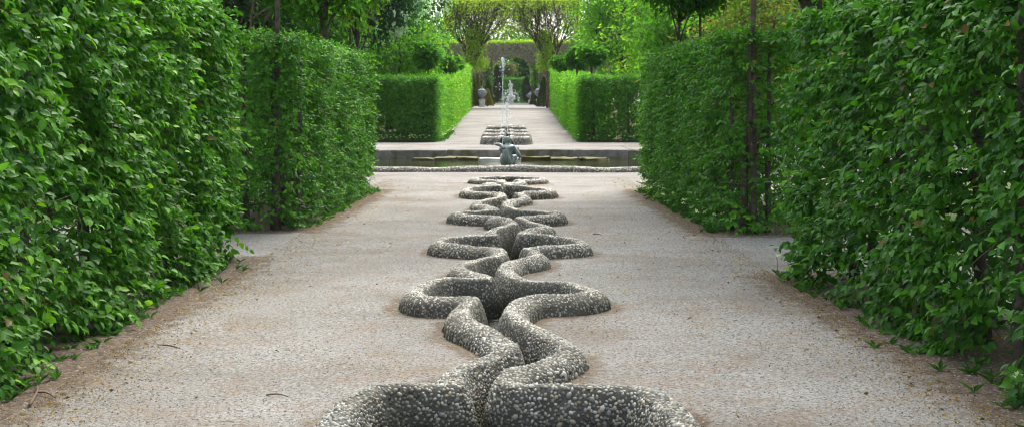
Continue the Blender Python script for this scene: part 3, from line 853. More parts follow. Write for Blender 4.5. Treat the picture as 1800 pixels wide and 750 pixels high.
bgtree('hazel_bush', 'brownish green shrub behind the two small maples on the right', 5.9, 34, 2.9, (1.9, 1.4, 2.2), 6000, .13, [(.16, .15, .05), (.10, .16, .04), (.14, .19, .05)], .08, 12, start=.1)
bgtree('dark_conifer', 'dark drooping conifer above the right hedges', 5.3, 25, 5.4, (1.8, 1.6, 2.2), 6000, .14, [(.012, .03, .012), (.018, .04, .016)], .16, 8, droop=.8)
bgtree('lime_tree', 'broad green tree far behind on the left of the hedges', -11, 46, 6, (4.5, 3, 6), 12000, .24, G_MID, .3, 9)
bgtree('lime_tree', 'broad green tree far behind on the right of the hedges', 11, 50, 6, (4.6, 3, 6), 12000, .24, G_LIGHT, .3, 9)
bgtree('lime_tree', 'tall dark tree behind the left bushes', -8.5, 78, 8, (4.5, 3, 8), 12000, .28, G_MID + G_DARK, .3, 9)
bgtree('lime_tree', 'tall green tree behind the right beeches', 10, 84, 8, (4.5, 3, 8), 12000, .28, G_LIGHT + G_MID, .3, 9)
bgtree('lime_tree', 'dark tree at the far left of the side path', -9.5, 20, 3.6, (3.2, 2.4, 3.6), 8000, .18, G_MID + G_DARK, .2, 9)
bgtree('lime_tree', 'dark tree at the far right of the side path', 9.5, 20, 3.6, (3.2, 2.4, 3.6), 8000, .18, G_MID + G_DARK, .2, 9)

# bare leaning branches in the gap at upper left
mb = MB()
for pts, r in (([(-4.9, 26, .0), (-4.75, 26, 2.3), (-4.62, 26, 3.4), (-4.5, 26, 4.4)], .035), ([(-4.95, 26.2, 1.4), (-4.5, 26.1, 2.9), (-4.1, 26, 3.6), (-3.8, 26, 4.6)], .032), ([(-4.78, 26, 3.0), (-4.3, 26, 3.33), (-3.7, 26, 3.55)], .022)):
    mb.tube(catmull(pts, 5), np.linspace(r, r * .6, len(catmull(pts, 5))), 7, (2.2, 2.1, 2.0))
tag(mb.build('bare_sapling', M_bark, None, True), 'bare grey sapling with leaning branches at the end of the left near hedge', 'tree')

# ------------------------------------------------------------------ clipped arch of two fan trained trees at the top of the slope
def fan_tree(label, x, y, x_lo, x_hi, z_top, seed, stems, low):
    g0 = float(gnd(0, y))
    t = thing('pleached_hornbeam', label, 'tree', (x, y, g0), 'clipped arch of fan-trained trees')
    mb = MB(); pts = []
    BR = (1.1, .95, .85)
    def grow(p, d, L, r, lev):
        e = p + d * L
        if e[2] > z_top or e[0] < x_lo or e[0] > x_hi: 
            e = np.array([np.clip(e[0], x_lo, x_hi), e[1], min(e[2], z_top)])
        m = wander(p, e, 4, .03 * L); mb.tube(m, np.linspace(r, r * .7, 4), 5 if r > .03 else 3, BR, False)
        pts.append(m[2]); pts.append(e)
        if lev == 0 or e[2] >= z_top - .02: return
        for _ in range(3 if lev > 2 else 2):
            dd = unit(d + R.normal(0, .42, 3) * np.array([1, .8, .6]) + UP * .08)
            grow(e, dd, L * R.uniform(.68, .9), r * .62, lev - 1)
    for k in range(stems):
        b = np.array([x + (k - (stems - 1) / 2) * .24 + R.normal(0, .03), y + R.normal(0, .25), g0 - .05])
        tp = b + np.array([R.normal(0, .08), 0, 3.0 + R.uniform(-.3, .3)])
        mb.tube(wander(b, tp, 6, .02), np.linspace(.10, .075, 6), 8, (1.3, 1.15, 1.))
        for q in range(7):
            s = tp - UP * R.uniform(0, .5)
            tg = np.array([x_lo + (x_hi - x_lo) * (k * 7 + q + R.random()) / (stems * 7), y + R.uniform(-.6, .6), z_top]); dv = tg - s + UP * .8 * abs(tg[0] - s[0]); grow(s, unit(dv), np.linalg.norm(tg - s) * .33, .055, 5)
    mb.build('trunk', M_bark, t, True)
    pts = np.array(pts)
    mb = MB()
    n = 5500; p = pts[R.integers(0, len(pts), n)] + R.normal(0, .22, (n, 3))
    p[:, 0] = np.clip(p[:, 0], x_lo - .1, x_hi + .1)
    # denser hanging foliage round the lower crown beside the opening
    m = 3600; cq = np.stack([R.uniform(low[0], low[1], 60), y + R.uniform(-.7, .7, 60), R.uniform(low[2] + .25, low[3] + .6, 60)], -1); q = cq[R.integers(0, 60, m)] + R.normal(0, .2, (m, 3))
    # top hat of young bright leaves
    k = 2200; c = np.stack([R.uniform(x_lo, x_hi, k), y + R.uniform(-.9, .9, k), z_top + np.abs(R.normal(0, .10, k)) + .02], -1)
    br = 800; u = R.uniform(-1, 1, br); bridge = np.stack([wx(893, y) + u * wx(945, y) * .8, y + R.uniform(-.7, .7, br), wz(52, y) - (u ** 2) * .7 + R.uniform(0, 1.5, br)], -1)
    p = np.vstack([p, q, c, bridge]); s = R.uniform(.10, .17, len(p))
    add_leaves(mb, leaves(p, R.normal(0, 1, p.shape), R.normal(0, .7, p.shape) + UP * .5, s, s * .75, TM, pick(G_YEL, len(p), .2)))
    mb.build('crown', M_leaf_far, t)
YA = 99.
fan_tree('left fan-trained hornbeam of the clipped arch with yellow-green leaves', wx(822, YA), YA, wx(785, YA), wx(925, YA), wz(4, YA), 1, 3, (wx(822, YA), wx(852, YA), wz(126, YA), wz(66, YA)))
fan_tree('right fan-trained hornbeam of the clipped arch with bare brown fanned branches', wx(967, YA), YA, wx(862, YA), wx(1016, YA), wz(4, YA), 2, 3, (wx(947, YA), wx(968, YA), wz(126, YA), wz(74, YA)))

# second, wider arch hedge further back: brown twiggy face, bright clipped top
YB = 122.
t = thing('arched_hedge', 'grey-brown twiggy arched hedge with a bright clipped top behind the fan-trained trees', 'hedge', (0, YB, float(gnd(0, YB))))
def in_arch(x, z):
    cx, hw = wx(899, YB), (wx(935, YB) - wx(864, YB)) / 2
    zs = wz(124, YB); rad = hw
    t1 = np.abs(x - cx) < hw
    return t1 & ((z < zs) | (((x - cx) / hw) ** 2 + ((z - zs) / (wz(100, YB) - zs)) ** 2 < 1))
n = 52000
p = np.stack([R.uniform(wx(735, YB), wx(1070, YB), n), YB + R.uniform(-.8, .8, n), R.uniform(wz(143, YB), wz(78, YB), n)], -1)
p = p[~in_arch(p[:, 0], p[:, 2])]
s = R.uniform(.18, .40, len(p))
mb = MB()
add_leaves(mb, leaves(p, R.normal(0, .6, p.shape) + UP * .7, R.normal(0, 1, p.shape), s, s * .16, TM, pick([(.50, .44, .37), (.58, .51, .43), (.38, .33, .27)], len(p), .2)))
mb.build('twigs', M_twig, t)
mb = MB()
q = p[R.random(len(p)) < np.clip(.18 + .5 * (wz(105, YB) - p[:, 2]) / 3, .30, .75)]; s = R.uniform(.12, .2, len(q))
add_leaves(mb, leaves(q, R.normal(0, 1, q.shape), R.normal(0, .6, q.shape) - np.array([0, .5, 0]), s, s * .7, TM, pick([(.13, .22, .05), (.17, .28, .06)], len(q), .2)))
k = 9000; c = np.stack([R.uniform(wx(735, YB), wx(1070, YB), k), YB + R.uniform(-.95, .95, k), wz(77, YB) + np.abs(R.normal(0, .12, k))], -1)
s = R.uniform(.12, .2, k); add_leaves(mb, leaves(c, R.normal(0, 1, c.shape), R.normal(0, .6, c.shape) + UP, s, s * .7, TM, pick(G_YEL, k, .2)))
# green flanks of the passage
k = 7000; sx = np.where(R.random(k) < .5, wx(858, YB), wx(940, YB)); c = np.stack([sx + R.normal(0, .15, k), YB + R.uniform(-1, 3, k), R.uniform(wz(150, YB), wz(112, YB), k)], -1)
s = R.uniform(.12, .2, k); add_leaves(mb, leaves(c, R.normal(0, 1, c.shape), R.normal(0, .6, c.shape) + UP, s, s * .7, TM, pick(G_MID + G_LIGHT, k, .2)))
mb.build('foliage', M_leaf_far, t)
for px in (745, 780, 815, 846, 864, 935, 952, 985, 1020, 1055):
    stem(t, wx(px, YB), YB, float(gnd(0, YB)), wz(100, YB), .09, 6, 1.0, col=(1.6, 1.5, 1.4))

# ------------------------------------------------------------------ round the far statue
def cone(label, px, y, ztop, rb, pal, g):
    g0 = float(gnd(0, y)); x = wx(px, y)
    t = thing('yew_cone', label, 'topiary', (x, y, g0), 'cone-clipped yews')
    n = int(4200 * rb / .5); z = R.random(n) ** 1.25; ang = R.uniform(0, 6.283, n); H = ztop - g0
    rad = rb * (1 - z) ** .85 * (1 + .05 * np.sin(ang * 3 + z * 9)) - np.abs(R.normal(0, .05, n))
    p = np.stack([x + rad * np.cos(ang), y + rad * np.sin(ang), g0 + .05 + z * H], -1); d = np.stack([np.cos(ang), np.sin(ang), .35 + 0 * ang], -1)
    s = R.uniform(.09, .15, n); mb = MB()
    add_leaves(mb, leaves(p, d + UP * .5 + R.normal(0, .4, p.shape), R.normal(0, 1, p.shape), s, s * .55, TM, pick(pal, n, .2)))
    mb.build('foliage', M_needle, t)
    mb = MB(); mb.tube([(x, y, g0 - .05), (x, y, g0 + H * .5), (x, y, g0 + H * .93)], [.07, .05, .015], 7); mb.build('trunk', M_bark, t, True)
YC = [(.16, .17, .04), (.12, .14, .035), (.20, .20, .05)]; DC = [(.05, .09, .03), (.04, .075, .025), (.065, .10, .035)]
cone('tall yew cone beside the left tree trunks of the arch', 832, 104, wz(138, 104), .48, YC + DC, 0)
cone('slender yew cone just right of the tallest one on the left', 839, 110, wz(132, 110), .42, YC, 0)
cone('short golden yew cone between the two left urns', 857, 106, wz(159, 106), .42, [(.26, .24, .05), (.20, .20, .05), (.3, .27, .07)], 0)
cone('dark grey-green yew cone behind the left urns', 858, 116, wz(143, 116), .5, DC, 0)
cone('tall dark yew cone beside the right tree trunks of the arch', 956, 104, wz(138, 104), .55, DC + YC[:1], 0)
cone('slender yew cone between the two right urns', 941, 114, wz(150, 114), .42, DC + YC[:1], 0)
def column(label, px, y, zt):
    g0 = float(gnd(0, y)); x = wx(px, y); n = 3500
    t = thing('cypress', label, 'tree', (x, y, g0), 'columnar cypresses')
    z = R.random(n); ang = R.uniform(0, 6.283, n); rad = .45 * np.sin(np.clip(z * .9 + .12, 0, 1) * math.pi) ** .5 * R.uniform(.7, 1.05, n)
    p = np.stack([x + rad * np.cos(ang), y + rad * np.sin(ang), g0 + .2 + z * (zt - g0)], -1); s = R.uniform(.14, .24, n); mb = MB()
    add_leaves(mb, leaves(p, UP + R.normal(0, .3, p.shape), R.normal(0, 1, p.shape), s, s * .3, TM, pick([(.045, .065, .04), (.06, .08, .05), (.035, .05, .03)], n)))
    mb.build('foliage', M_needle, t)
    mb = MB(); mb.tube([(x, y, g0 - .05), (x, y, g0 + 1.5), (x, y, zt - .3)], [.1, .07, .02], 7, (1.6, 1.5, 1.4)); mb.build('trunk', M_bark, t, True)
column('dark columnar cypress seen through the arch left of the white statue', 873, 127, wz(122, 127))
column('shorter dark cypress seen through the arch right of the white statue', 927, 127, wz(140, 127))

def urn(label, px, y, ztop):
    g0 = float(gnd(0, y)); x = wx(px, y); H = ztop - g0
    t = thing('stone_urn', label, 'urn', (x, y, g0), 'stone urns on pedestals')
    mb = MB(); w = H * .17
    mb.box((x - w, y - w, g0 - .05), (x + w, y + w, g0 + H * .05), .012)
    mb.box((x - w * .82, y - w * .82, g0 + H * .05), (x + w * .82, y + w * .82, g0 + H * .30), .012)
    mb.box((x - w, y - w, g0 + H * .30), (x + w, y + w, g0 + H * .345), .012)
    mb.build('pedestal', M_pale, t, True)
    mb = MB()
    mb.lathe([(w * .8, .345), (w * .75, .37), (w * .35, .40), (w * .3, .44), (w * .75, .49), (w * 1.2, .57), (w * 1.38, .66), (w * 1.35, .70), (w * 1.05, .725), (w * .95, .76), (w * 1.2, .775), (0.001, .78)] @ np.diag([1, H]) , (x, y, g0), 20)
    mb.build('vase', M_urn, t, True)
    mb = MB(); mb.lathe(np.array([(w * 1.15, .775), (w * .95, .81), (w * .45, .86), (w * .2, .89), (w * .3, .92), (w * .32, .945), (w * .12, .975), (.001, 1.0)]) @ np.diag([1, H]), (x, y, g0), 18)
    mb.build('lid', M_urn, t, True)
    for s in (-1, 1):
        mb = MB(); mb.tube(catmull([(x + s * w * 1.3, y, g0 + H * .60), (x + s * w * 1.75, y, g0 + H * .66), (x + s * w * 1.55, y, g0 + H * .73), (x + s * w * 1.0, y, g0 + H * .72)], 4), .022, 6)
        mb.build('handle', M_urn, t, True)
urn('large lidded stone urn on a pedestal left of the golden yew cone', 847, 104, wz(151, 104))
urn('smaller lidded stone urn left of the white statue', 864, 120, wz(162, 120))
urn('smaller lidded stone urn right of the white statue', 932, 119, wz(160, 119))
urn('large lidded stone urn on a pedestal beside the right arch trunks', 948, 105, wz(150, 105))

YS = 128.
mb = MB()
for a, b in ((860, 898), (898, 934)): mb.box((wx(a, YS - 6) + .004, YS - 6, 1.2), (wx(b, YS - 6) - .004, YS - 5.4, wz(181.5, YS - 6)), .03)
tag(mb.build('fountain_kerb', M_pale, None, True), 'pale stone kerb of the fountain basin in front of the white statue', 'kerb')

# hedge behind the statue
t = thing('clipped_hedge', 'dark green hedge closing the view behind the white statue', 'hedge', (0, 140, 1.36), 'hedges beyond the basin')
mb = MB(); hedge_block(mb, (-6, 140), (6, 140), 1.2, wz(137, 140) - 1.37, 90, TM, .16, G_MID + G_DARK, (1, 1), 5, .04, .2, 40, -1.3, .05, slen=(.14, .3)); mb.build('foliage', M_leaf_far, t)
for k in range(6): stem(t, -5 + 2 * k, 140.6, 1.36, 3, .06, 4, .4)

# ------------------------------------------------------------------ figures
def skin_figure(name, verts, edges, radii, root, mat, parent=None, sub=2, loc=(0, 0, 0)):
    me = bpy.data.meshes.new(name); me.from_pydata(verts, edges, [])
    o = bpy.data.objects.new(name, me); link(o, parent); o.location = loc if parent is None else (0, 0, 0)
    WORLD[o.name] = (0, 0, 0)
    o.modifiers.new('skin', 'SKIN')
    sv = me.skin_vertices[0].data if me.skin_vertices else None
    if sv is None:
        bpy.context.view_layer.objects.active = o
        bpy.ops.mesh.customdata_skin_add(); sv = me.skin_vertices[0].data
    for i, r in enumerate(radii):
        sv[i].radius = r if isinstance(r, tuple) else (r, r)
    sv[root].use_root = True
    s = o.modifiers.new('smooth', 'SUBSURF'); s.levels = sub; s.render_levels = sub
    o.modifiers['skin'].use_smooth_shade = True
    me.materials.append(mat)
    dg = bpy.context.evaluated_depsgraph_get(); ev = o.evaluated_get(dg)
    m2 = bpy.data.meshes.new_from_object(ev); o.modifiers.clear(); o.data = m2
    m2.materials.clear(); m2.materials.append(mat)
    for p in m2.polygons: p.use_smooth = True
    return o

# crouching bronze child, back to the viewer, on a stone in the basin
BX, BY, BZ = wx(893, 35), 35., -.01
t = thing('bronze_statue', 'grey-green bronze child crouching with its back turned, left arm held out, in the basin', 'statue', (BX, BY, BZ))
vs = {}; order = []; rads = []; eds = []
def J(n, p, r, par=None):
    vs[n] = len(order); order.append(p); rads.append(r)
    if par: eds.append((vs[par], vs[n]))
J('pelvis', (-.055, 0, .13), .145)
J('waist', (-.05, .01, .26), .128, 'pelvis')
J('chest', (-.03, .05, .40), .132, 'waist')
J('upper', (-.01, .09, .485), .105, 'chest')
J('neck', (.0, .13, .55), .05, 'upper')
J('headb', (-.01, .145, .60), .098, 'neck')
J('headt', (-.015, .155, .655), .088, 'headb')
J('shL', (-.125, .09, .475), .062, 'upper'); J('elL', (-.20, .16, .535), .050, 'shL'); J('wrL', (-.285, .16, .545), .040, 'elL'); J('haL', (-.335, .15, .540), .034, 'wrL')
J('shR', (.135, .08, .475), .06, 'upper'); J('elR', (.25, .06, .34), .046, 'shR'); J('wrR', (.30, .13, .235), .038, 'elR'); J('haR', (.285, .18, .205), .036, 'wrR')
J('hipL', (-.10, .08, .12), .11, 'pelvis'); J('knL', (-.12, .30, .30), .075, 'hipL'); J('anL', (-.10, .26, .06), .048, 'knL'); J('toL', (-.11, .36, .03), .035, 'anL')
J('hipR', (.04, .06, .13), .11, 'pelvis'); J('knR', (.20, .20, .25), .078, 'hipR'); J('anR', (.17, .08, .07), .048, 'knR'); J('toR', (.245, .12, .03), .035, 'anR')
skin_figure('figure', order, eds, rads, 0, M_bronze, t)
# face, hair and fingers
mb = MB()
for i in range(70):
    d = unit(R.normal(size=3)); d[2] = abs(d[2]) * .8 + .1; d[1] -= .35; d = unit(d)
    c = np.array([-.012, .150, .628]) + d * np.array([.104, .098, .105]); q = unit(np.cross(d, R.normal(size=3)))
    mb.tube(catmull([c - q * .025, c + d * .012, c + q * .025 - UP * .008], 3), [.004, .010, .012, .012, .010, .008, .004][:len(catmull([c - q * .025, c + d * .012, c + q * .025 - UP * .008], 3))], 5)
mb.V = [v + np.array([BX, BY, BZ]) for v in mb.V]; mb.build('hair', M_bronze, t, True)
for hx, hy, hz, dx, dy, dz in ((-.335, .15, .540, -1, .1, -.25), (.285, .18, .205, -.2, .8, -.55)):
    mb = MB(); d = unit(np.array([dx, dy, dz])); sdv = unit(np.cross(d, UP))
    for k in range(4):
        b = np.array([hx, hy, hz]) + sdv * (k - 1.5) * .015; L = (.045, .055, .052, .04)[k]
        mb.tube(catmull([b, b + d * L * .6, b + d * L - UP * .018], 3), .0075, 5)
    b = np.array([hx, hy, hz]) + sdv * .03 - d * .02; mb.tube(catmull([b, b + sdv * .02 + d * .015, b + sdv * .018 + d * .04], 3), .009, 5)
    mb.V = [v + np.array([BX, BY, BZ]) for v in mb.V]; mb.build('fingers', M_bronze, t, True)
mb = MB(); hc = np.array([BX - .012, BY + .168, BZ + .62])
mb.tube([hc + np.array([0, .075, .012]), hc + np.array([0, .11, -.012]), hc + np.array([0, .085, -.02])], [.008, .018, .010], 6)
mb.build('nose', M_bronze, t, True)
for s in (-1, 1):
    mb = MB(); mb.tube(catmull([hc + np.array([s * .096, -.01, .02]), hc + np.array([s * .112, -.022, .0]), hc + np.array([s * .097, -.01, -.03])], 3), .010, 5); mb.build('ear', M_bronze, t, True)
    mb = MB(); mb.tube([hc + np.array([s * .032, .076, .022]), hc + np.array([s * .032, .088, .022])], [.012, .010], 6); mb.build('eye', M_bronze, t, True)
mb = MB(); mb.tube([hc + np.array([-.022, .082, -.038]), hc + np.array([0, .092, -.036]), hc + np.array([.022, .082, -.038])], [.005, .009, .005], 5); mb.build('mouth', M_bronze, t, True)
mb = MB(); mb.box((BX - .34, BY - .22, -.45), (BX + .36, BY + .48, -.008), .05, jit=.015)
tag(mb.build('plinth_stone', M_stone, None, True), 'flat wet stone in the basin under the crouching bronze child', 'stone')

# spouting goose beyond the child
GXp, GYp = wx(895, 37.2), 37.2
t = thing('bronze_goose', 'small dark bronze spouting bird just beyond the crouching child', 'statue', (GXp, GYp, -.1))
g = [(0, 0, .24), (0, .10, .34), (0, -.10, .34), (0, .02, .5), (.02, .04, .62), (.01, .02, .72), (-.03, -.0, .80), (-.05, -.03, .86), (0, -.22, .30)]
skin_figure('body', g, [(0, 1), (0, 2), (1, 3), (3, 4), (4, 5), (5, 6), (6, 7), (2, 8)], [.16, .13, .13, .075, .055, .05, .055, .02, .05], 0, M_dark_bronze, t)
for s in (-1, 1):
    mb = MB(); mb.tube(catmull([(GXp + s * .13, GYp + .12, .34), (GXp + s * .19, GYp - .05, .36), (GXp + s * .16, GYp - .25, .24)], 4), np.concatenate([np.linspace(.03, .07, 5), np.linspace(.07, .015, 4)]), 7)
    mb.build('wing', M_dark_bronze, t, True)
mb = MB(); mb.box((GXp - .2, GYp - .2, -.45), (GXp + .2, GYp + .25, .03), .05, jit=.02)
tag(mb.build('plinth_stone', M_stone, None, True), 'small rock in the basin carrying the spouting bronze bird', 'stone')

# water jets
def jet(label, x, y, z0, z1, r, drops, spread):
    mb = MB(); n = 40; z = np.linspace(z0, z1, n)
    Pp = np.stack([x + .006 * np.sin(z * 9) + R.normal(0, .002, n), y + .006 * np.cos(z * 7), z], -1)
    rr = r * (1 + .25 * R.normal(size=n)) * np.linspace(1, .75, n); mb.tube(Pp, np.maximum(rr, r * .4), 6)
    V0, T0 = dome(6, [(1, 0), (.7, .7)])
    for k in range(drops):
        f = R.random(); q = np.array([x + R.normal(0, spread), y + R.normal(0, spread), z0 + (z1 - z0) * f ** .8])
        if R.random() < .45: q = np.array([x + R.normal(0, .02), y + R.normal(0, .02), z1 - abs(R.normal(0, .18))])
        s = R.uniform(.004, .011)
        for sg in (1, -1): mb.add(q + V0 * np.array([s, s, s * 1.4 * sg]), T0 if sg > 0 else T0[:, ::-1])
    tag(mb.build('water_jet', M_jet, None, True), label, 'water jet', 'fountain jets in the basin')
jet('taller thin white water jet left of the other, rising above the bronze child', wx(884, 37), 37., .3, wz(101, 37), .008, 170, .07)
jet('shorter water jet rising from the spouting bronze bird', wx(891.5, 37.2), 37.15, .74, wz(181, 37.2), .009, 150, .09)

# white statue at the end of the view
SX = wx(897.5, YS); g0 = float(gnd(0, YS))
t = thing('marble_statue', 'small white standing statue on a rock amid spraying water at the end of the path', 'statue', (SX, YS, g0 + .0))
Hs = wz(143, YS) - g0; zb = Hs * .42; k = (Hs - zb) / 1.75
def S(p): return (p[0] * k, p[1] * k, zb + p[2] * k)
sv = [S(p) for p in [(.0, 0, .95), (.02, 0, 1.15), (.0, .0, 1.36), (-.03, 0, 1.48), (-.06, -.02, 1.62), (-.06, -.02, 1.72), (-.20, 0, 1.40), (-.30, -.05, 1.18), (-.22, -.14, 1.02), (.19, 0, 1.40), (.32, 0, 1.2), (.22, -.1, 1.0), (-.1, 0, .88), (-.1, -.05, .5), (-.08, .02, .06), (.1, 0, .88), (.14, -.06, .5), (.13, .03, .06), (-.09, -.12, .02), (.14, -.12, .02)]]
se = [(0, 1), (1, 2), (2, 3), (3, 4), (4, 5), (2, 6), (6, 7), (7, 8), (2, 9), (9, 10), (10, 11), (0, 12), (12, 13), (13, 14), (0, 15), (15, 16), (16, 17), (14, 18), (17, 19)]
sr = [r * k for r in (.17, .14, .17, .065, .11, .08, .07, .055, .04, .07, .055, .04, .11, .085, .055, .11, .085, .055, .04, .04)]
skin_figure('figure', sv, se, sr, 0, M_marble, t)
mb = MB(); pr = []
for i in range(12):
    f = i / 11; pr.append(((.24 - .06 * f + .02 * math.sin(i * 2)) * k * 1.0, zb + (.02 + .98 * f) * k))
mb.lathe(pr, (SX + .02, YS + .05, g0), 18); mb.build('drapery', M_marble, t, True)
mb = MB()
for i in range(9):
    a = R.uniform(0, 6.28); z = R.uniform(.1, zb - .15); c = np.array([SX + .2 * math.cos(a), YS + .2 * math.sin(a), g0 + z])
    mb.box(c - np.array([.15, .15, .14]), c + np.array([.15, .15, .14]), .06, jit=.02)
mb.box((SX - .22, YS - .22, g0 - .1), (SX + .22, YS + .22, g0 + zb), .08, jit=.02)
mb.build('rock_base', M_marble, t, True)
mb = MB(); V0, T0 = dome(5, [(1, 0)])
for i in range(300):
    f = R.random(); a = R.choice([-1, 1]); q = np.array([SX + a * (.12 + .6 * f + R.normal(0, .1)), YS - .4 + R.normal(0, .25), g0 + .35 + 1.0 * (1 - (f - .25) ** 2 * 2) * R.random() ** .5])
    s = R.uniform(.008, .022)
    for sg in (1, -1): mb.add(q + V0 * np.array([s, s, s * sg]), T0 if sg > 0 else T0[:, ::-1])
tag(mb.build('fountain_spray', M_jet, None, True), 'white spray of water around the foot of the marble statue', 'water spray', kind='stuff')

# ------------------------------------------------------------------ far wood (reads as one mass)
mb = MB(); blobs = []
for i in range(46):
    x = -62 + 124 * (i / 45) + R.normal(0, 2); y = R.uniform(160, 195); h = R.uniform(9, 16) * (.95 if abs(x - 1) < 9 else 1.1)
    blobs += ell((x, y, 1.5 + h * .5), (R.uniform(3, 5), 3, h * .55), 4)
crown_leaves(mb, blobs, 60000, .55, G_MID + G_DARK, TM, .4, 0, 1, .8, 16)
blobs = []
for i in range(12): blobs += ell((-14 + 2.5 * i, 158 + R.uniform(-4, 4), 5.), (2.4, 2, R.uniform(4, 5.2)), 3)
crown_leaves(mb, blobs, 30000, .42, G_DARK + G_MID[:2], TM, .3, 0, 1, .5, 16)
tag(mb.build('far_wood', M_leaf_far), 'far wood of mixed green trees closing the view behind the garden', 'wood', kind='stuff')
# nearer woodland screen on both sides
for s, lab in ((-1, 'dense green woodland far to the left behind the hedges'), (1, 'dense green woodland far to the right behind the hedges')):
    mb = MB(); blobs = []
    for i in range(24):
        y = 14 + 5.2 * i; x = s * (13 + R.uniform(0, 5)); blobs += ell((x, y, 5.5), (3.2, 3.2, R.uniform(5, 7)), 3)
    crown_leaves(mb, blobs, 30000, .4, (G_MID + G_DARK) if s < 0 else (G_MID + G_LIGHT), TM, .4, 0, 1, .6, 16)
    tag(mb.build('woodland', M_leaf_far), lab, 'wood', kind='stuff')
bgtree('lime_tree', 'tall green tree directly behind the left end of the clipped arch', -8.6, 112, 7.5, (5.0, 3, 7.5), 12000, .3, G_LIGHT + G_MID, .3, 9)
bgtree('lime_tree', 'tall lime-green tree directly behind the right end of the clipped arch', 9.4, 112, 7.5, (5.0, 3, 7.5), 12000, .3, G_LIME + G_LIGHT, .3, 9)
bgtree('cream_shrub', 'pale cream blossoming shrub seen through the arch', wx(886, 150), 150, wz(126, 150), (1.0, .8, 1.4), 2500, .2, [(.16, .17, .10), (.10, .14, .06)], .06, 6)

# ------------------------------------------------------------------ low plants, litter, twigs
def garlic(name, label, pts, dens_f):
    mb = MB(); n = len(pts)
    ang = R.uniform(0, 6.28, n * 5); base = np.repeat(pts, 5, 0); s = R.uniform(.05, .11, n * 5)
    ax = np.stack([np.cos(ang), np.sin(ang), R.uniform(.5, 1.2, n * 5)], -1)
    add_leaves(mb, leaves(base, ax, UP[None] + R.normal(0, .3, ax.shape), s, s * .38, TM, pick(G_DARK, n * 5)))
    f = pts[R.random(n) < dens_f]
    for q in f:
        h = R.uniform(.14, .24); c = q + np.array([R.normal(0, .03), R.normal(0, .03), h])
        m = 9; dd = unit(R.normal(size=(m, 3))); dd[:, 2] = np.abs(dd[:, 2])
        add_leaves(mb, leaves(c + dd * .012, dd, R.normal(0, 1, (m, 3)), np.full(m, .022), np.full(m, .018), TM, np.tile((.8, .8, .76), (m, 1))))
        mb.tube([q, (q + c) / 2, c], .0025, 3, (.08, .16, .04), False)
    tag(mb.build(name, M_leaf_far), label, 'wildflowers', kind='stuff')
def strip(x0, y0, x1, y1, n, w): 
    u = R.random(n); p = np.stack([x0 + (x1 - x0) * u + R.normal(0, w, n), y0 + (y1 - y0) * u + R.normal(0, w * .5, n), np.zeros(n)], -1)
    p[:, 2] = gnd(0, p[:, 1]); return p
garlic('wild_garlic', 'white-flowered ground cover along the foot of the right middle hedge', strip(2.54, 17.2, 2.42, 25.6, 130, .07), .30)
garlic('wild_garlic', 'low leafy ground cover at the foot of the left middle hedge', strip(-2.54, 17.6, -2.36, 25.6, 90, .06), .05)
garlic('wild_garlic', 'low leafy ground cover with a few white flowers at the foot of the right near hedge', strip(2.82, 5.5, 2.58, 13.2, 130, .10), .10)
garlic('wild_garlic', 'low leafy ground cover at the foot of the left near hedge', strip(-2.76, 5.5, -2.76, 14.3, 130, .08), .05)
garlic('wild_garlic', 'white flowers along the front of the left hedge beyond the basin', np.vstack([strip(-2.45, 48.55, -6, 48.55, 300, .12), strip(-2.3, 48.8, -2.3, 60, 200, .10)]), .22)
garlic('wild_garlic', 'green ground cover along the front of the right hedge beyond the basin', strip(2.5, 48.55, 7, 48.55, 300, .08), .08)

# litter of dry scales and leaf bits
n = 90000
y = 5 + 24 * R.random(n) ** 1.7; x = R.uniform(-4.2, 4.2, n)
edge = R.random(n) < .42; sgn = np.where(R.random(n) < .5, -1, 1)
x = np.where(edge, sgn * (2.5 - np.abs(R.normal(0, .28, n))), x)
q = np.stack([x, y], -1)
nn = noise(np.stack([x, y, x * 0], -1), .9, 2)
keep = (edge | (R.random(n) < np.clip(.35 + .55 * nn, .08, 1)))
ii = np.clip(((x + 1.06) / .02).round().astype(int), 0, len(fx) - 1); jj = np.clip(((y - 5) / .02).round().astype(int), 0, len(fy) - 1)
inb = (np.abs(x) < 1.05) & ((DM[ii, jj] < HW + .02) | INS[ii, jj]); keep &= ~inb
p = np.stack([x, y, .006 + np.abs(R.normal(0, .003, n))], -1)[keep]; m = len(p)
p[:, 2] += noise(np.stack([p[:, 0], p[:, 1], p[:, 0] * 0], -1), 2.2, 1) * .008
s = R.uniform(.006, .014, m) * np.where(R.random(m) < .02, 3.0, 1)
mb = MB()
add_leaves(mb, leaves(p, R.normal(0, 1, p.shape) * np.array([1, 1, .25]), UP[None] + R.normal(0, .7, p.shape), s, s * R.uniform(.4, .9, m), TM,
           pick([(.30, .16, .07), (.22, .13, .07), (.10, .07, .045), (.36, .22, .11), (.06, .05, .04), (.42, .36, .27)], m, .25)))
tag(mb.build('leaf_litter', M_leaf_far), 'scattered rusty dry bud scales and leaf bits on the gravel', 'leaf litter', kind='stuff')
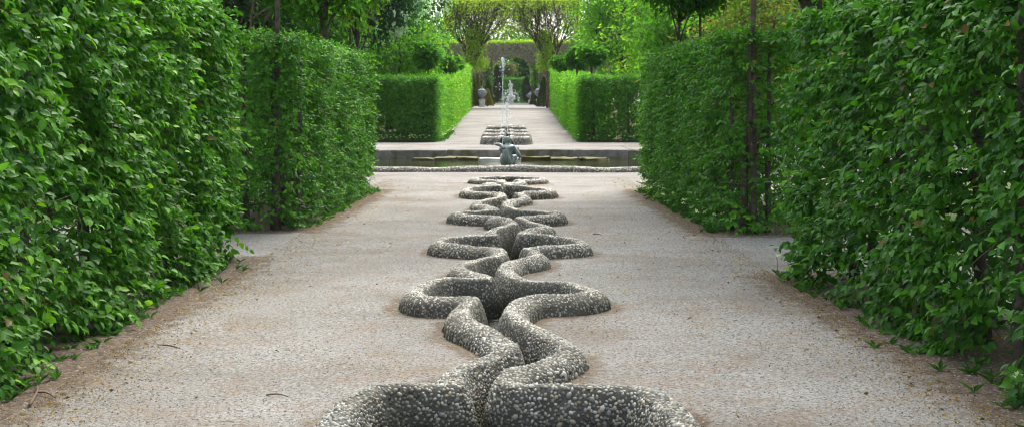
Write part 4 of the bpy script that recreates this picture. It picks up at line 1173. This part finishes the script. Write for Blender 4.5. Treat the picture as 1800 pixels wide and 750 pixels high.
# small stones
n = 75000; x = R.uniform(-4.2, 4.2, n); y = 5.4 + 16 * R.random(n) ** 1.5
ii = np.clip(((x + 1.06) / .02).round().astype(int), 0, len(fx) - 1); jj = np.clip(((y - 5) / .02).round().astype(int), 0, len(fy) - 1)
k = ~((np.abs(x) < 1.05) & ((DM[ii, jj] < HW + .02) | INS[ii, jj]))
p = np.stack([x, y, 0 * x], -1)[k]; p[:, 2] = noise(np.stack([p[:, 0], p[:, 1], p[:, 0] * 0], -1), 2.2, 1) * .008 + .001
STONE_T = R.uniform(.35, .85, (len(p), 1)); v, tt, c = pebbles(p, np.tile(UP, (len(p), 1)), R.uniform(.003, .0085, len(p)), DOME_LO); c = c * np.repeat(STONE_T, len(DOME_LO[0]), 0)
tag(build('loose_grit', v, [tt], M_pebble, None, c), 'loose grit stones lying on the gravel path', 'grit', kind='stuff')

def twig(label, pts, r):
    mb = MB(); c = catmull([(a, b, .012 + z) for a, b, z in pts], 5); mb.tube(c, np.linspace(r, r * .5, len(c)), 5, (.16, .11, .075))
    tag(mb.build('fallen_twig', M_twig, None, True), label, 'twig', 'fallen twigs on the path')
def gp(px, py): y = 4000 / (py - 178); return (px - 890) * y / 2500, y
def tw(label, a, b, r, bend=.02):
    (x0, y0), (x1, y1) = gp(*a), gp(*b); twig(label, [(x0, y0, 0), ((x0 + x1) / 2, (y0 + y1) / 2 + bend, .006), (x1, y1, 0)], r)
tw('thin dark twig on the left of the path', (277, 609), (317, 615), .006)
tw('short twig lying on the gravel left of the first pool', (468, 697), (507, 700), .005)
tw('pale curved twig at the foot of the left near hedge', (52, 715), (66, 680), .009, .05)
tw('pale forked twig beside the left near hedge at the left edge', (60, 692), (98, 702), .006, .03)
tw('small twig on the gravel right of the third pool', (1042, 413), (1058, 414), .008)
tw('curved pale twig at the foot of the right near hedge', (1436, 520), (1448, 532), .007, .06)
tw('short pale twig on the soil beside the right near hedge', (1372, 494), (1402, 502), .006, .03)

# thin spring haze over the garden
bm_ = np.array([(x, y, z) for x in (-152, 152) for y in (-82, 302) for z in (-1.6, 26.)])
o = build('haze', bm_, [np.array([[0, 1, 3, 2], [4, 6, 7, 5], [0, 4, 5, 1], [2, 3, 7, 6], [0, 2, 6, 4], [1, 5, 7, 3]])], [])
m = bpy.data.materials.new('thin_haze'); m.use_nodes = True; m.node_tree.nodes.clear()
ho = m.node_tree.nodes.new('ShaderNodeOutputMaterial'); hv = m.node_tree.nodes.new('ShaderNodeVolumePrincipled')
hv.inputs['Color'].default_value = (.93, .96, 1, 1); hv.inputs['Density'].default_value = .00014
m.node_tree.links.new(hv.outputs[0], ho.inputs['Volume']); o.data.materials.append(m); o['kind'] = 'stuff'
tag(o, 'faint pale haze paling the far end of the garden', 'haze', kind='stuff')

# ------------------------------------------------------------------ light, sky, camera
def R_(d): return math.radians(d)
SUN_EL, SUN_AZ = 58., 14.     # azimuth clockwise from the view direction
d = np.array([math.sin(R_(SUN_AZ)) * math.cos(R_(SUN_EL)), math.cos(R_(SUN_AZ)) * math.cos(R_(SUN_EL)), math.sin(R_(SUN_EL))])
from mathutils import Vector
L = bpy.data.lights.new('sun', 'SUN'); L.energy = 1.5; L.angle = R_(30); L.color = (1, .95, .86)
so = bpy.data.objects.new('sun', L); COL.objects.link(so); so.rotation_euler = Vector(d).to_track_quat('Z', 'Y').to_euler(); so.location = (0, 0, 30)
w = bpy.data.worlds.new('World'); SC.world = w; w.use_nodes = True
nt = w.node_tree; bg = nt.nodes['Background']
sk = nt.nodes.new('ShaderNodeTexSky'); sk.sky_type = 'NISHITA'; sk.sun_disc = False
sk.sun_elevation = R_(SUN_EL); sk.sun_rotation = R_(SUN_AZ); sk.air_density = 1.; sk.dust_density = 3.5; sk.ozone_density = .6
hs = nt.nodes.new('ShaderNodeHueSaturation'); hs.inputs['Saturation'].default_value = .5
nt.links.new(sk.outputs[0], hs.inputs['Color']); nt.links.new(hs.outputs[0], bg.inputs[0]); bg.inputs[1].default_value = .15
cam = bpy.data.cameras.new('camera'); cam.lens = 50; cam.sensor_width = 36; cam.sensor_fit = 'HORIZONTAL'
cam.shift_x = 10 / 1800; cam.shift_y = -197 / 1800; cam.clip_end = 2000; cam.clip_start = .1
co = bpy.data.objects.new('camera', cam); COL.objects.link(co); co.location = (0, 0, 1.6); co.rotation_euler = (R_(90), 0, 0)
SC.camera = co
SC.view_settings.view_transform = 'Standard'; SC.view_settings.look = 'None'; SC.view_settings.exposure = 1.6; SC.view_settings.gamma = 1
SC.view_settings.use_curve_mapping = False
SC.view_settings.use_white_balance = True; SC.view_settings.white_balance_temperature = 6550; SC.view_settings.white_balance_tint = 9
SC.cycles.max_bounces = 8; SC.cycles.diffuse_bounces = 4; SC.cycles.transmission_bounces = 4; SC.cycles.transparent_max_bounces = 4
SC.cycles.use_denoising = True
SC.cycles.pixel_filter_type = 'BLACKMAN_HARRIS'; SC.cycles.filter_width = 1.15
